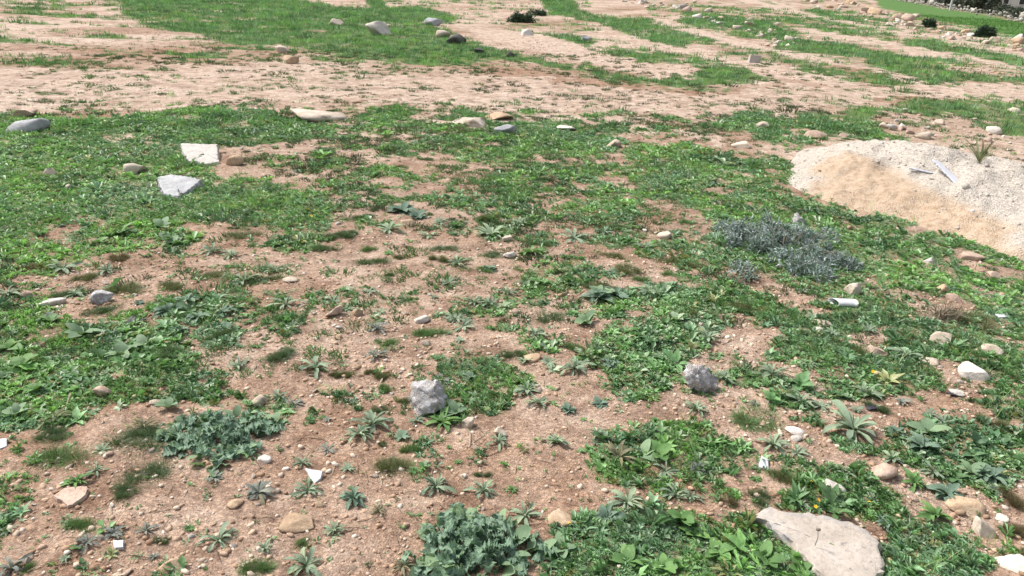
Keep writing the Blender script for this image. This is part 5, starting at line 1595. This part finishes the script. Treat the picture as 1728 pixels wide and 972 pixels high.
o = link("rubble_wall", mesh_np("rubble_wall", V, T, (M_PEB,), C, smooth=False)); tag(o, "low tumbled pale stone wall at the far edge of the field", "wall", kind="stuff")

M_BARK = plain("olive_bark", (.12, .10, .085), .9, .15, .3, 6, .5)
M_OLIVE = tint_material("olive_leaf", .1, .6, .25, .3, 2.0)
def olive_proto(seed):
    rr = np.random.default_rng(seed)
    TV, TT = tube([(0, 0, -.2), (.05, .02, .5), (.0, .1, 1.1)], .16, .10, 7)
    g = Geo(); g.add(TV, TT)
    for i in range(5):
        a = i * 1.3 + rr.uniform(0, .5); g.add(*tube([(0, .1, 1.0), (math.cos(a) * .5, math.sin(a) * .5, 1.5), (math.cos(a) * 1.0, math.sin(a) * 1.0, 2.1)], .07, .02, 5))
    V, T = g.get()
    tm = mesh_np("trunk", V, T, (M_BARK,))
    lob = [(rr.normal() * .75, rr.normal() * .75, rr.uniform(1.5, 2.7), rr.uniform(.45, .85)) for _ in range(12)]
    n = 1500; V = []; T = []; C = []
    for i in range(n):
        l = lob[rr.integers(0, 12)]; d = rr.normal(size=3); d /= np.linalg.norm(d); q = rr.uniform(.5, 1.05) * l[3]
        o_ = np.array((l[0], l[1], l[2])) + d * q * np.array((1, 1, .8))
        e = rr.normal(size=3); e /= np.linalg.norm(e); s_ = np.cross(e, d); s_ /= np.linalg.norm(s_) + 1e-6
        m = len(V); V += [o_ - s_ * .09, o_ + s_ * .09, o_ + e * .30]; T.append((m, m + 1, m + 2))
        C += [np.array(((.055, .070, .045), (.075, .09, .06), (.035, .048, .03))[rr.integers(0, 3)]) * rr.uniform(.7, 1.3)] * 3
    cm = mesh_np("crown", np.array(V), np.array(T), (M_OLIVE,), np.array(C))
    return tm, cm
OLIVE = [olive_proto(s) for s in (1, 2, 3)]
TREES = []
for s, step in ((8, 3.4), (15, 3.8), (27, 4.6), (44, 6)):
    t = -34 + rnd.uniform(0, 3)
    while t < WL + 14:
        q = wall_pt(t, s + rnd.uniform(-2, 2)); tr, cr = OLIVE[rnd.randrange(3)]
        px, py, _ = project(q[0], q[1], q[2])
        t += step * rnd.uniform(.7, 1.4)
        if not (1400 < px < 1775): continue
        root = empty("olive_tree", tuple(q), (0, 0, rnd.uniform(0, 6.28)), (rnd.uniform(.95, 1.35) if px < 1665 else rnd.uniform(.6, .8)))
        tag(root, "dark grey-green olive tree behind the far stone wall", "tree", "olive trees beyond the field")
        link("trunk", tr, root); link("crown", cr, root); TREES.append((float(px), root, s))

for rowd, rown in ((8, "front"), (15, "second"), (27, "third"), (44, "back")):
    for i, (_, root, _s) in enumerate(sorted((t for t in TREES if t[2] == rowd), key=lambda t: t[0])):
        root["label"] = f"dark grey-green olive tree behind the far wall, {rown} row, {('first' if i == 0 else ORD[min(i, 32)])} from left"

# utility pole
q = at(1603, 18); 
V, T = tube([(0, 0, -.3), (0, 0, 3), (0, 0, 7.5)], .10, .07, 10)
root = empty("utility_pole", tuple(q)); tag(root, "thin grey pole at the far edge of the field", "pole")
M_POLE = plain("grey_metal", (.50, .50, .49), .5, .4, .08, 3, 0)
link("shaft", mesh_np("shaft", V, T, (M_POLE,)), root)
V, T = tube([(-.6, 0, 7.1), (0, 0, 7.1), (.6, 0, 7.1)], .05, .05, 6); link("crossarm", mesh_np("crossarm", V, T, (M_POLE,)), root)

def box_mesh(name, sx, sy, sz, mat, z0=0.0):
    bm = bmesh.new(); bmesh.ops.create_cube(bm, size=1)
    for v in bm.verts: v.co = Vector((v.co.x * sx, v.co.y * sy, (v.co.z + .5) * sz + z0))
    me = bpy.data.meshes.new(name); bm.to_mesh(me); bm.free(); me.materials.append(mat); return me
M_HW = plain("pale_stone_wall", (.60, .57, .55), .9, .2, .08, 1.0, .1)
M_HP = plain("pinkish_render", (.56, .47, .43), .9, .2, .08, 1.0, .1)
M_GLASS = plain("dark_window", (.03, .03, .035), .2, .5, .2, 4, 0)
M_FRAME = plain("window_surround", (.68, .66, .63), .8, .2, .05, 4, 0)
def house(px, dist, w, d, h, floors, cols, mat, label, yaw=0.0):
    dr = ray(px, 10); a = math.atan2(dr[0], dr[1]); x, y = dist * math.sin(a), dist * math.cos(a)
    z = hz(x, y)
    root = empty("house", (x, y, z), (0, 0, -a + yaw)); tag(root, label, "building", "houses in the valley")
    link("wall", box_mesh("wall", w, d, h, mat, -1.0), root)
    rf = link("roof", box_mesh("roof", w + .3, d + .3, .35, M_FRAME, h - 1.0), root)
    link("water_tank", box_mesh("water_tank", 1.4, 1.2, 1.3, M_HW, h - .65), rf, (w * .25, 0, 0))
    fh = (h - .6) / floors
    for f in range(floors):
        for c in range(cols):
            wx = -w / 2 + w * (c + .5) / cols; wz = f * fh + fh * .35
            wo = link("window", box_mesh("window", 1.5, .16, 1.8, M_FRAME), root, (wx, -d / 2 - .05, wz))
            link("pane", box_mesh("pane", 1.15, .1, 1.45, M_GLASS), wo, (0, -.06, .17))
house(1700, 265, 15, 12, 13, 4, 4, M_HW, "pale stone house with dark windows beyond the olive trees, right", R(12))
house(1668, 285, 9, 10, 13, 4, 3, M_HP, "pinkish house left of the pale stone house", R(12))
house(1622, 320, 16, 12, 10, 3, 4, M_HP, "pinkish grey house half hidden behind the olive trees", R(5))
house(1560, 345, 14, 12, 9, 3, 4, M_HW, "far pale house behind the left olive trees", R(-5))
house(1760, 300, 14, 12, 12, 4, 4, M_HW, "pale house at the right edge of the valley", R(8))

finish_labels()
